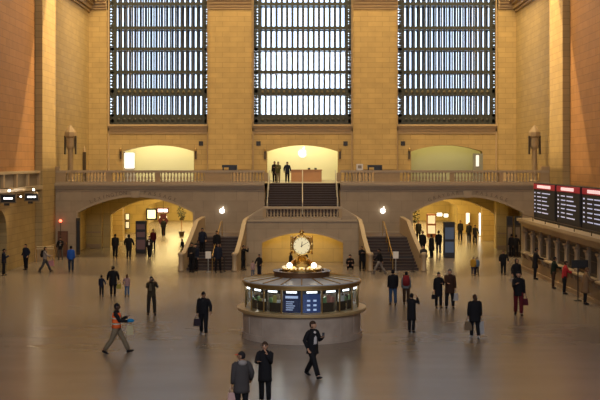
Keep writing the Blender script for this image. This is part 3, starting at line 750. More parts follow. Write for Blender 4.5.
# rounded four sided case
m = MB()
prof = [(.20, -.34), (.32, -.30), (.38, -.2), (.39, 0), (.38, .2), (.32, .30), (.20, .36)]
vs = []; fs = []; n = 24
for r_, z in prof:
    for k in range(n):
        a = 2*math.pi*k/n; q = (abs(math.cos(a))**4+abs(math.sin(a))**4)**-.25
        vs.append((KX+r_*q*math.cos(a), KY+r_*q*math.sin(a), cz+z))
for i in range(len(prof)-1):
    for k in range(n): fs.append((i*n+k, i*n+(k+1) % n, (i+1)*n+(k+1) % n, (i+1)*n+k))
fs += [tuple(range(n-1, -1, -1)), tuple((len(prof)-1)*n+k for k in range(n))]
m.add(vs, fs); m.build('case', M_brass, t, True)
M_dial = emit('opal glass dial', (1, .82, .45), .70, (.3, .27, .2))
for k in range(4):
    a = R(90*k-90); d = Vector((math.cos(a), math.sin(a), 0)); u = Vector((-math.sin(a), math.cos(a), 0))
    c = Vector((KX, KY, cz))+d*.40
    m = MB(); nn = 32
    rim = [c+u*.34*math.cos(2*math.pi*i/nn)+Vector((0, 0, .34*math.sin(2*math.pi*i/nn))) for i in range(nn+1)]
    m.tube(rim, .035, 6); m.build('dial_rim', M_brass, t, True)
    m = MB(); vv = [c+d*o+u*.32*math.cos(2*math.pi*i/nn)+Vector((0, 0, .32*math.sin(2*math.pi*i/nn))) for o in (-.02, .015) for i in range(nn)]
    m.add(vv, [tuple(range(nn-1, -1, -1)), tuple(range(nn, 2*nn))]+[(i, (i+1) % nn, (i+1) % nn+nn, i+nn) for i in range(nn)])
    dl = m.build('dial', M_dial, t)
    for nm, ang, ln, wd in (('hour_hand', 5, .17, .018), ('minute_hand', 60, .25, .012)):
        e = u*math.sin(R(ang))+Vector((0, 0, math.cos(R(ang)))); m = MB(); m.tube([c+d*.03-e*.05, c+d*.03+e*ln], [wd, wd*.6], 6); m.build(nm, M_black, dl)
    m = MB()
    for i in range(12):
        e = u*math.sin(R(30*i))+Vector((0, 0, math.cos(R(30*i)))); m.tube([c+d*.022+e*.255, c+d*.022+e*.295], .010, 4)
    m.build('hour_marks', M_black, dl)
    e = Vector((math.cos(a+R(45)), math.sin(a+R(45)), 0))*.46
    MB().tube([(KX+e.x, KY+e.y, cz-.3), (KX+e.x*1.06, KY+e.y*1.06, cz), (KX+e.x, KY+e.y, cz+.3)], [.03, .05, .03], 8).build('corner_post', M_brass, t, True)
MB().lathe([(.24, .34), (.2, .38), (.07, .41), (.06, .45), (.10, .48), (.10, .52), (.03, .58), (.01, .62)], c=(KX, KY, cz), n=20).build('acorn_finial', M_brass, t, True)
for s in (-1, 1):
    t = thing('globe_lamp', 'white globe lamp on the %s of the brass clock' % ('left' if s < 0 else 'right'), 'lamp', (KX+s*.47, KY-.62, 2.56), world=True, group='globe lamps on the booth roof')
    xx, yy = KX+s*.47, KY-.62
    MB().lathe([(.10, 2.52), (.10, 2.56), (.03, 2.58), (.03, 2.68)], c=(xx, yy, 0), n=12).build('stem', M_brass, t)
    MB().ball((xx, yy, 2.79), .11, 14, 10).build('globe', emit('opal globe', (1, .9, .7), 3.5), t, True)

# ------------------------------------------------------------------ ticket counter wall on the right
XT = 14.0; Y0, Y1 = 44.0, 68.9
M_cs = stone('shade darkened counter marble', (.24, .165, .10), 'yz', bw=1.2, bh=.8, rough=.5)  # counter stone colour darkened in place of the overhang's shade
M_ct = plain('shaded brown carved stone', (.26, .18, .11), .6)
M_cl = plain('colonnette stone', (.38, .28, .18), .5)
tk = thing('ticket_counter', 'long marble ticket counter with a row of dark grilled windows along the right side', 'ticket counter', (XT+.6, 58, 0), world=True)
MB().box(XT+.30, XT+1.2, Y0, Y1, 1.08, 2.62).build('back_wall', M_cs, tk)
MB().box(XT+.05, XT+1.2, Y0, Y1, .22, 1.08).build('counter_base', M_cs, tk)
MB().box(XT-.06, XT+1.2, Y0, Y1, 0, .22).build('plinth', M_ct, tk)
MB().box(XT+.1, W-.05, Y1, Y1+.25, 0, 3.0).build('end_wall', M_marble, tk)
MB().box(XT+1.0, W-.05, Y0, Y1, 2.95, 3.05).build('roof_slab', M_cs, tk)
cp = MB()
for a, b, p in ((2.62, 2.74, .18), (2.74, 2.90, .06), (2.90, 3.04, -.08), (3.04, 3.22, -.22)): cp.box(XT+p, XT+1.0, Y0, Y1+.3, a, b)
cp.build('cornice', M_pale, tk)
M_deskgold = plain('brown bronze window grille', (.10, .07, .04), .45, .4)
y = Y1-.5; ST = 2.15
while y > Y0+ST:
    y0, y1 = y-ST+.30, y-.30
    w_ = MB().box(XT+.24, XT+.30, y0, y1, 1.2, 2.5).build('ticket_window', plain('dim ticket office glass', (.008, .006, .005), .3), tk)
    g = MB(); n = 9
    for q in range(n): g.box(XT+.21, XT+.24, y0+(y1-y0)*q/n, y0+(y1-y0)*q/n+.03, 1.3, 2.5)
    for zz in (1.28, 1.9, 2.45): g.box(XT+.20, XT+.24, y0, y1, zz, zz+.05)
    g.build('grille', M_deskgold, w_)
    MB().box(XT-.18, XT+.24, y0, y1, 1.08, 1.17).build('counter_shelf', M_pale, w_)
    for q in (y0+.08, y1-.22): MB().prism_y([(XT+.05, .75), (XT-.02, .75), (XT-.14, 1.0), (XT-.14, 1.08), (XT+.05, 1.08)], q, q+.14).build('bracket', M_ct, w_)
    p = MB().box(XT+.14, XT+.30, y-.10, y+.10, 1.08, 2.62).build('pilaster', M_ct, tk)
    for d in (-.13, .13):
        MB().lathe([(.09, 1.08), (.09, 1.2), (.06, 1.24), (.055, 2.12), (.085, 2.18), (.10, 2.32)], c=(XT+.13, y+d, 0), n=10).build('colonnette', M_cl, p, True)
    MB().box(XT-.0, XT+.30, y-.26, y+.26, 2.32, 2.42).build('capital', M_ct, p)
    y -= ST
M_blk = plain('black board casing', (.008, .008, .012), .7)
M_txt = emit('blue white board characters', (.50, .60, 1.0), .55); M_red = emit('red header strip', (.45, .01, .04), .22, (.3, .01, .02)); M_pink = emit('pale pink header lettering', (1, .62, .66), .75)
for i, (a, b) in enumerate(((67.6, 61.9), (61.5, 56.3), (55.9, 50.9))):
    lab = ('far', 'middle', 'near')[i]
    XB = XT+.55
    t = thing('departure_board', '%s black departure board with red header and blue white rows above the ticket counter' % lab, 'departure board', (XB, (a+b)/2, 3.3), world=True, group='departure boards')
    MB().box(XB, XB+.5, b, a, 3.22, 5.5).build('casing', M_blk, t)
    h = MB().box(XB-.03, XB, b+.05, a-.05, 5.14, 5.46).build('header_strip', M_red, t)
    m = MB(); y = a-1.1
    while y > b+1.3: m.box(XB-.04, XB-.03, y-.30, y, 5.21, 5.39); y -= .36
    m.build('header_lettering', M_pink, h)
    sc_ = MB().box(XB-.02, XB, b+.1, a-.1, 3.42, 5.10).build('display_face', plain('dark display face', (.004, .005, .014), .7), t)
    random.seed(40+i)
    for r_ in range(6):
        m = MB()
        z = 4.90-.235*r_
        m.box(XB-.03, XB-.02, a-.55, a-.28, z-.03, z+.05)
        for (u, v) in ((1.1, 1.1+random.uniform(.7, 1.0)), (2.4, 2.4+random.uniform(1.0, 2.2))):
            y = a-u
            while y > a-v:
                w_ = random.uniform(.10, .2); m.box(XB-.03, XB-.02, y-w_, y, z-.02, z+.04); y -= w_+.07
        m.build('row_lettering', M_txt, sc_)
t = thing('counter_top_rail', 'thin metal rail with small clamp lamps along the top of the ticket counter', 'rail', (XT+.1, 60, 3.2), world=True)
MB().box(XT-.06, XT-.02, 41, Y1, 3.46, 3.50).build('rail_bar', M_bronze, t)
for q in range(9): MB().box(XT-.06, XT-.02, 42+q*3.3, 42.06+q*3.3, 3.22, 3.48).build('post', M_bronze, t)
light('AREA', 'counter_top_light', (XT-1.6, 57, 5.6), (XT+.2, 57, 3.1), 14, (.85, .85, 1.0), .4, 22)

# doors between the counter and the passage (right), brown door (left)
for i, (q0, q1) in enumerate(((506.5, 513), (514.5, 521))):
    x0, x1 = (q0-CXP)*77.9/F, (q1-CXP)*77.9/F
    o = struct('door_%d' % (i+1), MB().box(x0, x1, YB-.10, YB-.02, 0, 2.9), M_bronze)
    struct('door_glass', MB().box(x0+.08, x1-.08, YB-.12, YB-.10, .3, 2.1), plain('dim warm door glass', (.22, .17, .12), .25), o)
    struct('transom', MB().box(x0+.05, x1-.05, YB-.12, YB-.10, 2.25, 2.85), M_black, o)
    struct('door_handle', MB().box(x1-.14, x1-.10, YB-.18, YB-.12, 1.0, 1.25), M_brass, o)
p0, p1 = px(58, 231, YB), px(68, 256, YB)
o = struct('door_3', MB().box(p0.x, p1.x, YB-.08, YB, 0, p0.z), plain('brown varnished door', (.13, .05, .025), .5))
struct('door_panel', MB().box(p0.x+.12, p1.x-.12, YB-.10, YB-.08, .25, .8).box(p0.x+.12, p1.x-.12, YB-.10, YB-.08, .95, p0.z-.15), plain('brown varnished panel', (.16, .065, .03), .5), o)
struct('door_handle', MB().box(p1.x-.1, p1.x-.06, YB-.16, YB-.08, .85, 1.0), M_brass, o)
p = px(60, 221, YB-.4)
t = thing('red_lamp', 'small glowing red lamp on a stem above the brown door', 'lamp', (p.x, YB-.4, p.z), world=True)
MB().ball((p.x, YB-.25, p.z), .11, 10, 8).build('bulb', emit('red glow', (1, .12, .05), 4), t, True)
MB().tube([(p.x, YB-.25, p.z-.05), (p.x, YB-.25, p.z-1.0), (p.x, YB, p.z-1.1)], .02, 6).build('stem', M_bronze, t)
t = thing('wall_cabinet', 'tall narrow dark bronze case on the left edge of the left passage arch', 'cabinet', (-16.5, YB-.2, 0), world=True)
p0, p1 = px(76.5, 218, YB), px(80.5, 256, YB)
MB().box(p0.x, p1.x, YB-.16, YB-.06, .1, p0.z).build('case', M_bronze, t, bevel=.03); MB().box(p0.x+.06, p1.x-.06, YB-.18, YB-.16, .3, p0.z-.2).build('glass_front', M_black, t)
t = thing('brass_barrier', 'low brass double rail barrier near the left side wall', 'barrier', (-17.35, 72.5, 0), world=True)
for zz in (.96, 1.10): MB().tube([(-17.95, 72.5, zz), (-16.75, 72.5, zz)], .025, 6).build('rail', plain('shiny pale brass', (.8, .7, .5), .3, .6), t)
for u in (0, 1): MB().tube([(-17.95+1.2*u, 72.5, 0), (-17.95+1.2*u, 72.5, 1.12)], .03, 8).build('post', M_brass, t)

# lit track signs on the left wall
for i, (q, yy) in enumerate(((8.5, 198.5), (32, 197))):
    Y = (64.0, 69.0)[i]; p = px(q, yy, Y)
    t = thing('track_sign', '%s black track sign with a white lit panel below the left parapet' % ('left hand' if i == 0 else 'right hand'), 'sign', (p.x, Y, p.z), world=True, group='lit track signs')
    MB().box(p.x-.44, p.x+.44, Y-.1, Y+.1, p.z-.24, p.z+.24).build('sign_box', M_black, t)
    MB().box(p.x-.46, p.x+.46, Y-.11, Y+.11, p.z+.22, p.z+.30).box(p.x-.46, p.x+.46, Y-.11, Y+.11, p.z-.28, p.z-.22).box(p.x-.48, p.x-.42, Y-.11, Y+.11, p.z-.28, p.z+.28).box(p.x+.42, p.x+.48, Y-.11, Y+.11, p.z-.28, p.z+.28).build('sign_rim', plain('tan sign rim', (.20, .14, .08), .5), t)
    MB().box(p.x-.27, p.x+.27, Y-.12, Y-.10, p.z-.04, p.z+.06).build('lit_panel', emit('white lit sign panel', (1, .98, .95), 2.5), t)
    MB().box(p.x-.25, p.x+.05, Y-.06, Y+.06, p.z-.42, p.z-.24).build('mount', M_black, t)
    MB().tube([(p.x-.3, Y, p.z), (-W, Y, p.z)], .04, 6).build('arm', M_bronze, t)
for q, yy, r_ in ((9.3, 190.7, .075), (33.5, 189.7, .075), (20.8, 196.7, .06)):
    YQ = {9.3: 64.3, 33.5: 69.2, 20.8: 66.5}[q]; p = px(q, yy, YQ)
    t = thing('bare_bulb', {9.3: 'bright white bulb above the left hand track sign', 33.5: 'bright white bulb above the right hand track sign', 20.8: 'small white bulb between the two track signs'}[q], 'lamp', tuple(p), world=True, group='bulbs over the track signs')
    MB().ball(tuple(p), r_, 10, 8).build('bulb', emit('white bulb', (1, .93, .8), 6), t, True)
    MB().tube([(p.x, YQ, p.z+.0), (p.x, YQ, p.z+.13), (-W, YQ, p.z+.13)], .022, 6).build('arm', M_bronze, t)
light('POINT', 'track_sign_glow', (-17.0, 68.9, 5.0), None, 25, (1, .85, .6), .1)
# dark bench-high radiator boxes inside the gates
# ------------------------------------------------------------------ things inside the passages
def totem(q0, q1, yt, Y, label, mat=None, screens=((.15, .45), (.52, .85)), smat=None, name='display_totem'):
    p0, p1 = px(q0, yt, Y), px(q1, yt, Y)
    t = thing(name, label, 'display', ((p0.x+p1.x)/2, Y, 0), world=True)
    MB().box(p0.x, p1.x, Y, Y+.5, 0, p0.z).build('casing', mat or M_black, t, bevel=.02)
    for a, b in screens: MB().box(p0.x+.08, p1.x-.08, Y-.02, Y, p0.z*a, p0.z*b).build('screen', smat or M_scr, t)
    return t
totem(444, 455, 222, 78.6-2.2, 'tall black information pillar with dark blue screens in the right arch', smat=emit('dim grey blue screen', (.10, .14, .20), .35, (.02, .02, .03)))
totem(135.5, 146, 221, 80.4, 'tall black information pillar with dim shelves in the left arch', smat=emit('dim red brown screen', (.12, .05, .04), .4, (.03, .02, .02)), screens=((.12, .42), (.5, .66), (.74, .9)))
totem(427, 436, 214, 98, 'reddish framed poster case deep in the right passage', plain('red brown frame', (.25, .08, .03), .5), ((.15, .5), (.58, .93)), emit('pale poster glow', (.7, .62, .4), .5))
def lit_panel(q0, q1, y0, y1, Y, label, col, st, name='lit_poster', fr=M_bronze, rim=.06):
    p0, p1 = px(q0, y0, Y), px(q1, y1, Y); p1.z = max(p1.z, .08)
    t = thing(name, label, 'poster' if name != 'shop_sign' else 'sign', ((p0.x+p1.x)/2, Y, p1.z), world=True)
    MB().box(p0.x-rim, p1.x+rim, Y, Y+.12, p1.z-rim, p0.z+rim).build('frame', fr, t)
    MB().box(p0.x, p1.x, Y-.02, Y, p1.z, p0.z).build('panel', emit('panel ' + label[:24], col, st), t)
    return t
YE = 124.5
lit_panel(147.5, 155.5, 210, 218.5, 103.6, 'pale green lit screen hanging at the left passage inner arch', (.80, .85, .45), 1.3, rim=.14, fr=M_black)
lit_panel(158, 167.5, 209, 212, 103.5, 'pinkish white lit shop sign over the dark red banner', (1, .75, .70), 3.2, 'shop_sign', plain('maroon fascia', (.10, .015, .03), .5), .12)
lit_panel(125.8, 129, 214, 219.5, 103.6, 'small cream poster, upper of two on the left passage wall', (.9, .8, .5), .7)
lit_panel(125.8, 129, 222, 228, 103.6, 'small cream poster, lower of two on the left passage wall', (.9, .8, .5), .5)
lit_panel(159.5, 166.8, 216, 241, YE, 'bright white gap of light at the end of the left passage', (1, .88, .62), 1.5, 'lit_doorway', M_trim)
lit_panel(479, 483.5, 213, 236, 99, 'bright narrow doorway at the right side of the right passage', (.95, .95, .85), 2.2, 'lit_doorway', M_trim)
lit_panel(466, 469.5, 213, 224, 103.5, 'small bright doorway beside people in the right passage', (1, .9, .65), 1.2, 'lit_doorway', M_trim)
lit_panel(437, 442, 213, 216, 103.5, 'left one of two glowing ceiling fittings in the right passage', (1, .95, .7), 4, 'shop_sign')
lit_panel(444, 448, 214, 217, 103.5, 'right one of two glowing ceiling fittings in the right passage', (1, .95, .7), 4, 'shop_sign')
lit_panel(492, 495.5, 219, 246, 100, 'tall tan door panel on the right passage wall', (.5, .33, .12), .35)  # door panel glows by emission, its lit tone is not from a lamp
# dark red banner hanging like a furled flag
p = px(163.3, 214, 100)
t = thing('hanging_banner', 'dark maroon banner tapering to a point below the lit shop sign', 'banner', (p.x, 100, p.z), world=True)
prf = [(-.34, 0), (-.36, -.35), (-.62, -.55), (-.42, -.9), (-.12, -1.3), (-.06, -2.1), (.06, -2.1), (.12, -1.3), (.40, -.95), (.60, -.6), (.36, -.35), (.34, 0)]
MB().prism_y([(p.x+a*.8, p.z+b) for a, b in prf], 99.93, 100.07).build('cloth', plain('dark maroon cloth', (.06, .006, .012), .9), t)
MB().tube([(p.x-.4, 100, p.z+.02), (p.x+.4, 100, p.z+.02)], .04, 6).build('rod', M_bronze, t)
MB().tube([(p.x, 100, p.z), (p.x, 100, 4.7)], .02, 6).build('cord', M_bronze, t)
# greenery / dark foliage display near the pier
def shrub(X, Y, h, label, r=.4):
    t = thing('potted_tree', label, 'plant', (X, Y, 0), world=True)
    MB().lathe([(.2, 0), (.28, .45), (.25, .45)], c=(X, Y, 0), n=12).build('pot', M_bronze, t)
    MB().tube([(X, Y, .4), (X+.03, Y, h*.55)], .04, 6).build('stem', M_wood, t)
    random.seed(int(X*10)); m = MB()
    for k in range(220):
        a = random.uniform(0, 6.283); z = random.uniform(.45, 1); rr = r*math.sqrt(random.random())*math.sin(math.pi*min(1, max(.1, (z-.35)/.7)))
        c = Vector((X+rr*math.cos(a), Y+rr*math.sin(a), h*z)); d = Vector((random.gauss(0, 1), random.gauss(0, 1), random.gauss(0, .6))).normalized()*.13; e = d.orthogonal().normalized()*.04
        m.add([c-d, c+e, c+d, c-e], [(0, 1, 2, 3)])
    m.build('foliage', plain('dark green leaves', (.012, .022, .006), .8), t)
q = px(181.5, 240, 99); shrub(q.x, 99, 3.3, 'dark slender potted tree at the right end of the left passage')
q = px(414.5, 240, 96); shrub(q.x, 96, 3.2, 'dark slender potted tree at the left end of the right passage', .5)
# golden piers inside
for s, q0, q1, Y in ((-1, 86.5, 103, 86), (1, 495, 507, 84.6)):
    p0, p1 = px(q0, 208, Y), px(q1, 208, Y)
    nm = 'left' if s < 0 else 'right'
    o = struct('pillar_%s' % nm, MB().box(p0.x, p1.x, Y-.5, Y+.4, 0, 4.7), M_gold)
    struct('baseboard_pillar_%s' % nm, MB().box(p0.x+.1, p1.x-.1, Y-.56, Y-.5, 0, .3).box(p0.x+.1, p1.x-.1, Y-.54, Y-.5, 1.2, 1.3), M_trim, o)
# ------------------------------------------------------------------ people
def cloth(col, rough=.85):
    k = 'cloth %.3f %.3f %.3f' % tuple(col)
    m = plain(k, col, rough, 0, .12, 9); m.node_tree.nodes['Principled BSDF'].inputs['Specular IOR Level'].default_value = .15
    return m
SKIN = {'l': (.50, .28, .18), 'm': (.32, .17, .10), 'd': (.09, .045, .028)}
BLK = (.012, .012, .015); NAVY = (.014, .018, .035); CHAR = (.035, .035, .040); BRN = (.05, .028, .018); GRY = (.13, .12, .115)
JEAN = (.04, .07, .14); KHA = (.19, .15, .10); TAN2 = (.28, .18, .09); OLV = (.06, .055, .03); MAR = (.10, .012, .018); RED = (.42, .03, .035); BLU = (.02, .09, .42)

def skin_obj(verts, edges, radii, name, mat, parent, sub=1):
    me = bpy.data.meshes.new(name); me.from_pydata([tuple(v) for v in verts], edges, []); me.update()
    o = bpy.data.objects.new(name, me); COL.objects.link(o)
    sk = o.modifiers.new('skin', 'SKIN'); sk.branch_smoothing = .6; sk.use_smooth_shade = True
    if not me.skin_vertices:
        bm = bmesh.new(); bm.from_mesh(me); bm.verts.layers.skin.verify(); bm.to_mesh(me); bm.free()
    for i, r in enumerate(radii):
        v = me.skin_vertices[0].data[i]; v.radius = r if isinstance(r, tuple) else (r, r); v.use_root = (i == 0)
    s = o.modifiers.new('sub', 'SUBSURF'); s.levels = sub; s.render_levels = sub
    dg = bpy.context.evaluated_depsgraph_get(); ev = o.evaluated_get(dg)
    nm = bpy.data.meshes.new_from_object(ev, depsgraph=dg)
    vs = [tuple(v.co) for v in nm.vertices]; fs = [tuple(p.vertices) for p in nm.polygons]
    bpy.data.objects.remove(o); bpy.data.meshes.remove(me); bpy.data.meshes.remove(nm)
    return vs, fs

def figure(loc, h, face, label, top=BLK, legs=BLK, skin='m', hair=BLK, shoes=BLK, pose='stand', armL='down', armR='down', hem=.80, bulk=1.0,
           head='hair', vest=None, shirt=None, skirt=None, detail=False, lean=0, stride=1.0, turn=0, group='people on the concourse', hood=None, name='person', band=None, nod=0):
    k = h/1.75; t = thing(name, label, 'person', loc, R(face), group)
    V = Vector
    # legs: (thigh fwd, knee bend) for left and right
    LG = {'stand': ((2, 3), (-2, 3)), 'walk': ((24*stride, 4), (-17*stride, 16)), 'walk2': ((-17*stride, 16), (24*stride, 4)),
          'pass': ((14*stride, 20), (-6*stride, 3)), 'wide': ((1, 2), (-1, 2)), 'sit': ((118, 128), (112, 124)), 'crouch': ((95, 130), (80, 135))}[pose]
    sp = {'wide': .10, 'sit': .12}.get(pose, .025)
    hz = .93
    J = {}
    for s, (a, b) in zip((-1, 1), LG):
        hip = V((s*.092, 0, hz)); a_, ab = R(a), R(a-b)
        kn = hip+V((s*sp*.9, math.sin(a_), -math.cos(a_)))*.43
        an = kn+V((s*sp*.3, math.sin(ab), -math.cos(ab)))*.41
        J[s] = [hip, kn, an, ab if pose not in ('sit', 'crouch') else 0]
    low = min(J[s][2].z-.08 for s in (-1, 1))
    dz = V((0, 0, -low)) if pose not in ('sit',) else V((0, 0, .13-hz))
    if pose == 'sit':
        for s in (-1, 1): J[s][2].z = max(J[s][2].z+dz.z, .08)-dz.z
    for s in (-1, 1):
        for i in range(3): J[s][i] = J[s][i]+dz
    P = V((0, 0, hz+.03))+dz
    ln = R(lean + (0 if pose not in ('sit', 'crouch') else 12))
    def up(d, fwd=0, side=0): return P+V((side, math.sin(ln)*d+math.cos(ln)*fwd, math.cos(ln)*d-math.sin(ln)*fwd))
    waist, chest, neck0, neck1 = up(.16), up(.34), up(.51), up(.57)
    hd = up(.66, .02+.02*nod)
    AR = {'down': (2, 7, 12), 'swingf': (28, 6, 22), 'swingb': (-24, 7, 12), 'bag': (0, 9, 6), 'photo': (62, 14, 105), 'phone': (22, 8, 95), 'pocket': (-14, 20, 52),
          'cross': (22, 12, 82), 'front': (30, 6, 55), 'reach': (60, 8, 20), 'out': (14, 24, 26), 'chin': (34, 6, 128), 'counter': (22, 8, 50), 'hold': (8, 24, 6)}
    hands = {}; arm = {}
    for s, nm in ((-1, armL), (1, armR)):
        f, sd, e = AR[nm]; f, sd = R(f)+ln, R(sd)
        sh = up(.475, 0, s*.160*bulk**.7)
        u = V((s*math.sin(sd), math.sin(f)*math.cos(sd), -math.cos(f)*math.cos(sd)))
        el = sh+u*.285
        g = f+R(e); inn = .35 if nm in ('photo', 'chin', 'cross', 'phone', 'front') else .05
        fd = V((-s*inn*math.sin(R(e))+s*.1*math.cos(g), math.sin(g), -math.cos(g))).normalized()
        wr = el+fd*.25; hands[s] = (wr, fd); arm[s] = (sh, el, wr, fd)
    # one continuous body
    vs, es, rs = [], [], []
    def nv(p, r, par=None):
        vs.append(V(p)*1.0); rs.append(r)
        if par is not None: es.append((par, len(vs)-1))
        return len(vs)-1
    a = nv(P, .115); b = nv(waist, .108, a); c = nv(chest, .125, b); c2 = nv(up(.45), .10, c); d = nv(neck0, .062, c2); e = nv(neck1, .052, d)
    he = nv(up(.63, .015), .070, e); hf = nv(up(.70, .02), .082, he); ht = nv(up(.755, .01), .060, hf)
    for s in (-1, 1):
        hp, kn, an, fa = J[s]
        x = nv(hp-V((0, 0, .03)), .085, a); x = nv((hp+kn)/2, .075, x); x = nv(kn, .054, x); x = nv(kn*.6+an*.4, .052, x); x = nv(an, .036, x)
        fw = V((s*.02, math.cos(fa*.7), min(.1, math.sin(fa*.7)))) if fa else V((s*.02, 1, 0))
        x = nv(an+fw*.09+V((0, 0, -.045)), .034, x); nv(an+fw*.16+V((0, 0, -.05)), .026, x)
        sh, el, wr, fd = arm[s]
        x = nv(sh+V((0, 0, -.01)), .055, c2); x = nv(el, .040, x); x = nv(wr, .026, x)
        pm = nv(wr+fd*.045, (.034, .020) , x); pe = nv(wr+fd*.085, (.036, .018), pm)
        ax = V((0, 1, 0)) if abs(fd.y) < .6 else V((1, 0, 0)); ax = (ax-fd*ax.dot(fd)).normalized(); cu = V((-s, 0, 0)) if abs(fd.x) < .6 else V((0, 0, -1)); cu = (cu-fd*cu.dot(fd)).normalized()
        if detail:
            for q, (o_, L_) in enumerate(((.030, .066), (.010, .074), (-.010, .070), (-.029, .055))):
                y = nv(wr+fd*.10+ax*o_, .0095, pe); y = nv(wr+fd*(.10+L_*.5)+ax*o_*1.1+cu*.006, .0088, y); nv(wr+fd*(.10+L_*.9)+ax*o_*1.1+cu*.026, .0075, y)
            y = nv(wr+fd*.05+ax*.042+cu*.010, .011, pm); nv(wr+fd*.085+ax*.058+cu*.028, .009, y)
    bv, bf = skin_obj(vs, es, rs, 'body', None, None, 1)
    if not detail:   # mitt sized hands at this distance still get five tapering fingers
        pass
    m = MB(); m.add(bv, bf)
    for s in (-1, 1):
        if detail: break
        sh, el, wr, fd = arm[s]
        ax = V((0, 1, 0)) if abs(fd.y) < .6 else V((1, 0, 0)); ax = (ax-fd*ax.dot(fd)).normalized(); cu = V((-s, 0, 0)) if abs(fd.x) < .6 else V((0, 0, -1)); cu = (cu-fd*cu.dot(fd)).normalized()
        for o_, L_ in ((.028, .066), (.010, .074), (-.010, .070), (-.027, .055)):
            m.tube([wr+fd*.07+ax*o_, wr+fd*(.10+L_*.5)+ax*o_*1.1+cu*.006, wr+fd*(.10+L_*.9)+ax*o_*1.1+cu*.024], [.011, .010, .008], 5)
        m.tube([wr+fd*.04+ax*.02, wr+fd*.06+ax*.048+cu*.01, wr+fd*.09+ax*.058+cu*.026], [.012, .011, .009], 5)
    tr = R(turn)
    def hs(p):                                   # head shape: narrow chin, nose, brow, ears
        q = V(p); z = q.z
        q.x *= 1-.28*max(0, -z/.12); q.y *= 1+.05*z/.12
        if q.y > 0: q.y *= .94
        if q.y > .07 and abs(q.x) < .03 and -.04 < z < .03: q.y += .022
        if q.y > .05 and abs(abs(q.x)-.033) < .018 and .0 < z < .035: q.y -= .008
        if abs(abs(q.x)-.07) < .02 and abs(q.y) < .02 and abs(z) < .03: q.x *= 1.18
        q = Matrix.Rotation(-tr, 3, 'Z') @ q
        return q+hd
    m.ball((0, 0, 0), (.082, .102, .126), 18 if detail else 12, 14 if detail else 9, hs)
    sc = lambda mb: setattr(mb, 'v', [tuple(V(p)*k) for p in mb.v]) or mb
    body = sc(m).build('body', plain('skin '+skin, SKIN[skin], .55, 0, .05), t, True)
    def hp_(v): return hd+(Matrix.Rotation(-tr, 3, 'Z') @ V(v))
    if detail:
        for s in (-1, 1): sc(MB().ball(hp_((s*.033, .088, .018)), (.012, .008, .008), 8, 6)).build('eye', plain('dark eye', (.03, .02, .015), .2), t, True)
        sc(MB().ball(hp_((0, .093, -.055)), (.024, .008, .007), 8, 6)).build('mouth', plain('lips', (.25, .09, .07), .5), t, True)
    # hair or hat
    if head in ('hair', 'long', 'cap', 'beanie', 'bun'):
        def hh(p):
            q = V(p)
            if q.y > .035 and q.z < .045: q = V((q.x*.9, .02, q.z))
            return (Matrix.Rotation(-tr, 3, 'Z') @ q)+hd
        m = MB(); m.ball((0, -.008, .018), (.088, .104, .118), 16, 12, hh)
        if head == 'long': m.tube([hp_((0, -.06, .03)), hp_((0, -.085, -.08)), hp_((0, -.09, -.2))], [(.075, .05), (.085, .05), (.06, .03)], 10)
        if head == 'bun': m.ball(hp_((0, -.11, .05)), .045, 8, 6)
        hc = hair if head in ('hair', 'long', 'bun') else band or CHAR
        nmx = {'cap': 'cap', 'beanie': 'knit_cap'}.get(head, 'hair')
        o = sc(m).build(nmx, cloth(hc), t, True)
        if head == 'cap':
            m = MB(); pr = [(-.065, .07), (-.05, .15), (0, .175), (.05, .15), (.065, .07)]
            vv = [hp_((x, y, .055-(y-.07)*.15)) for x, y in pr]+[hp_((x, y, .045-(y-.07)*.15)) for x, y in pr]
            m.add(vv, [(0, 1, 2, 3, 4), (9, 8, 7, 6, 5)]+[(i, i+5, (i+1) % 5+5, (i+1) % 5) for i in range(5)])
            sc(m).build('cap_peak', cloth(RED if hood else hc), t)
    # trousers
    if True:
        m = MB(); g = bulk
        m.tube([P+V((0, 0, .10)), P, P-V((0, 0, .10))], [(.150*g, .110*g), (.168*g, .122*g), (.150*g, .105*g)], 14)
        for s in (-1, 1):
            hp, kn, an, fa = J[s]
            m.tube([hp+V((0, 0, .02)), (hp*.6+kn*.4), kn, kn*.45+an*.55, an+(kn-an)*.06], [(.100*g, .108*g), (.096*g, .100*g), (.078, .082), (.074, .078), (.068, .074)], 10)
        sc(m).build('trousers', cloth(legs), t, True)
    for s in (-1, 1):
        hp, kn, an, fa = J[s]
        fw = V((s*.12, math.cos(fa*.7), math.sin(fa*.7)*.9)).normalized() if fa else V((s*.12, 1, 0)).normalized()
        m = MB(); base = an+V((0, 0, -.035))
        m.tube([base-fw*.065, base-fw*.03+V((0, 0, .005)), base+fw*.06, base+fw*.14-V((0, 0, .01)), base+fw*.185-V((0, 0, .018))], [(.030, .030), (.044, .046), (.048, .040), (.046, .030), (.028, .018)], 10)
        sc(m).build('shoe', cloth(shoes, .5), t, True)
    # jacket or coat
    m = MB(); g = bulk
    ys = sum(J[s][1].y for s in (-1, 1))/2; spread = abs(J[1][1].y-J[-1][1].y)/2
    rings = []
    hemz = hem                                    # hem height as metres above floor for a 1.75 m figure
    if pose in ('sit', 'crouch'): hemz = P.z-.08
    zt = P.z
    rings += [(up(.550), .070, .070), (up(.52), .105*g, .085*g), (up(.485), .138*g, .100*g), (up(.41), .186*g, .132*g), (up(.28), .184*g, .140*g), (up(.14), .180*g, .140*g), (up(.0), .190*g, .146*g)]
    if hemz < zt:
        nn = 4
        for i in range(1, nn+1):
            u = i/nn; z = zt+(hemz-zt)*u; dl = (zt-z)
            rings.append((V((0, P.y+.0, z)), (.180+.05*dl)*g, .138*g+dl*(.08+spread*1.15)))
    else: rings = rings[:-1]
    m.tube([r[0] for r in rings], [(r[1], r[2]) for r in rings], 18)
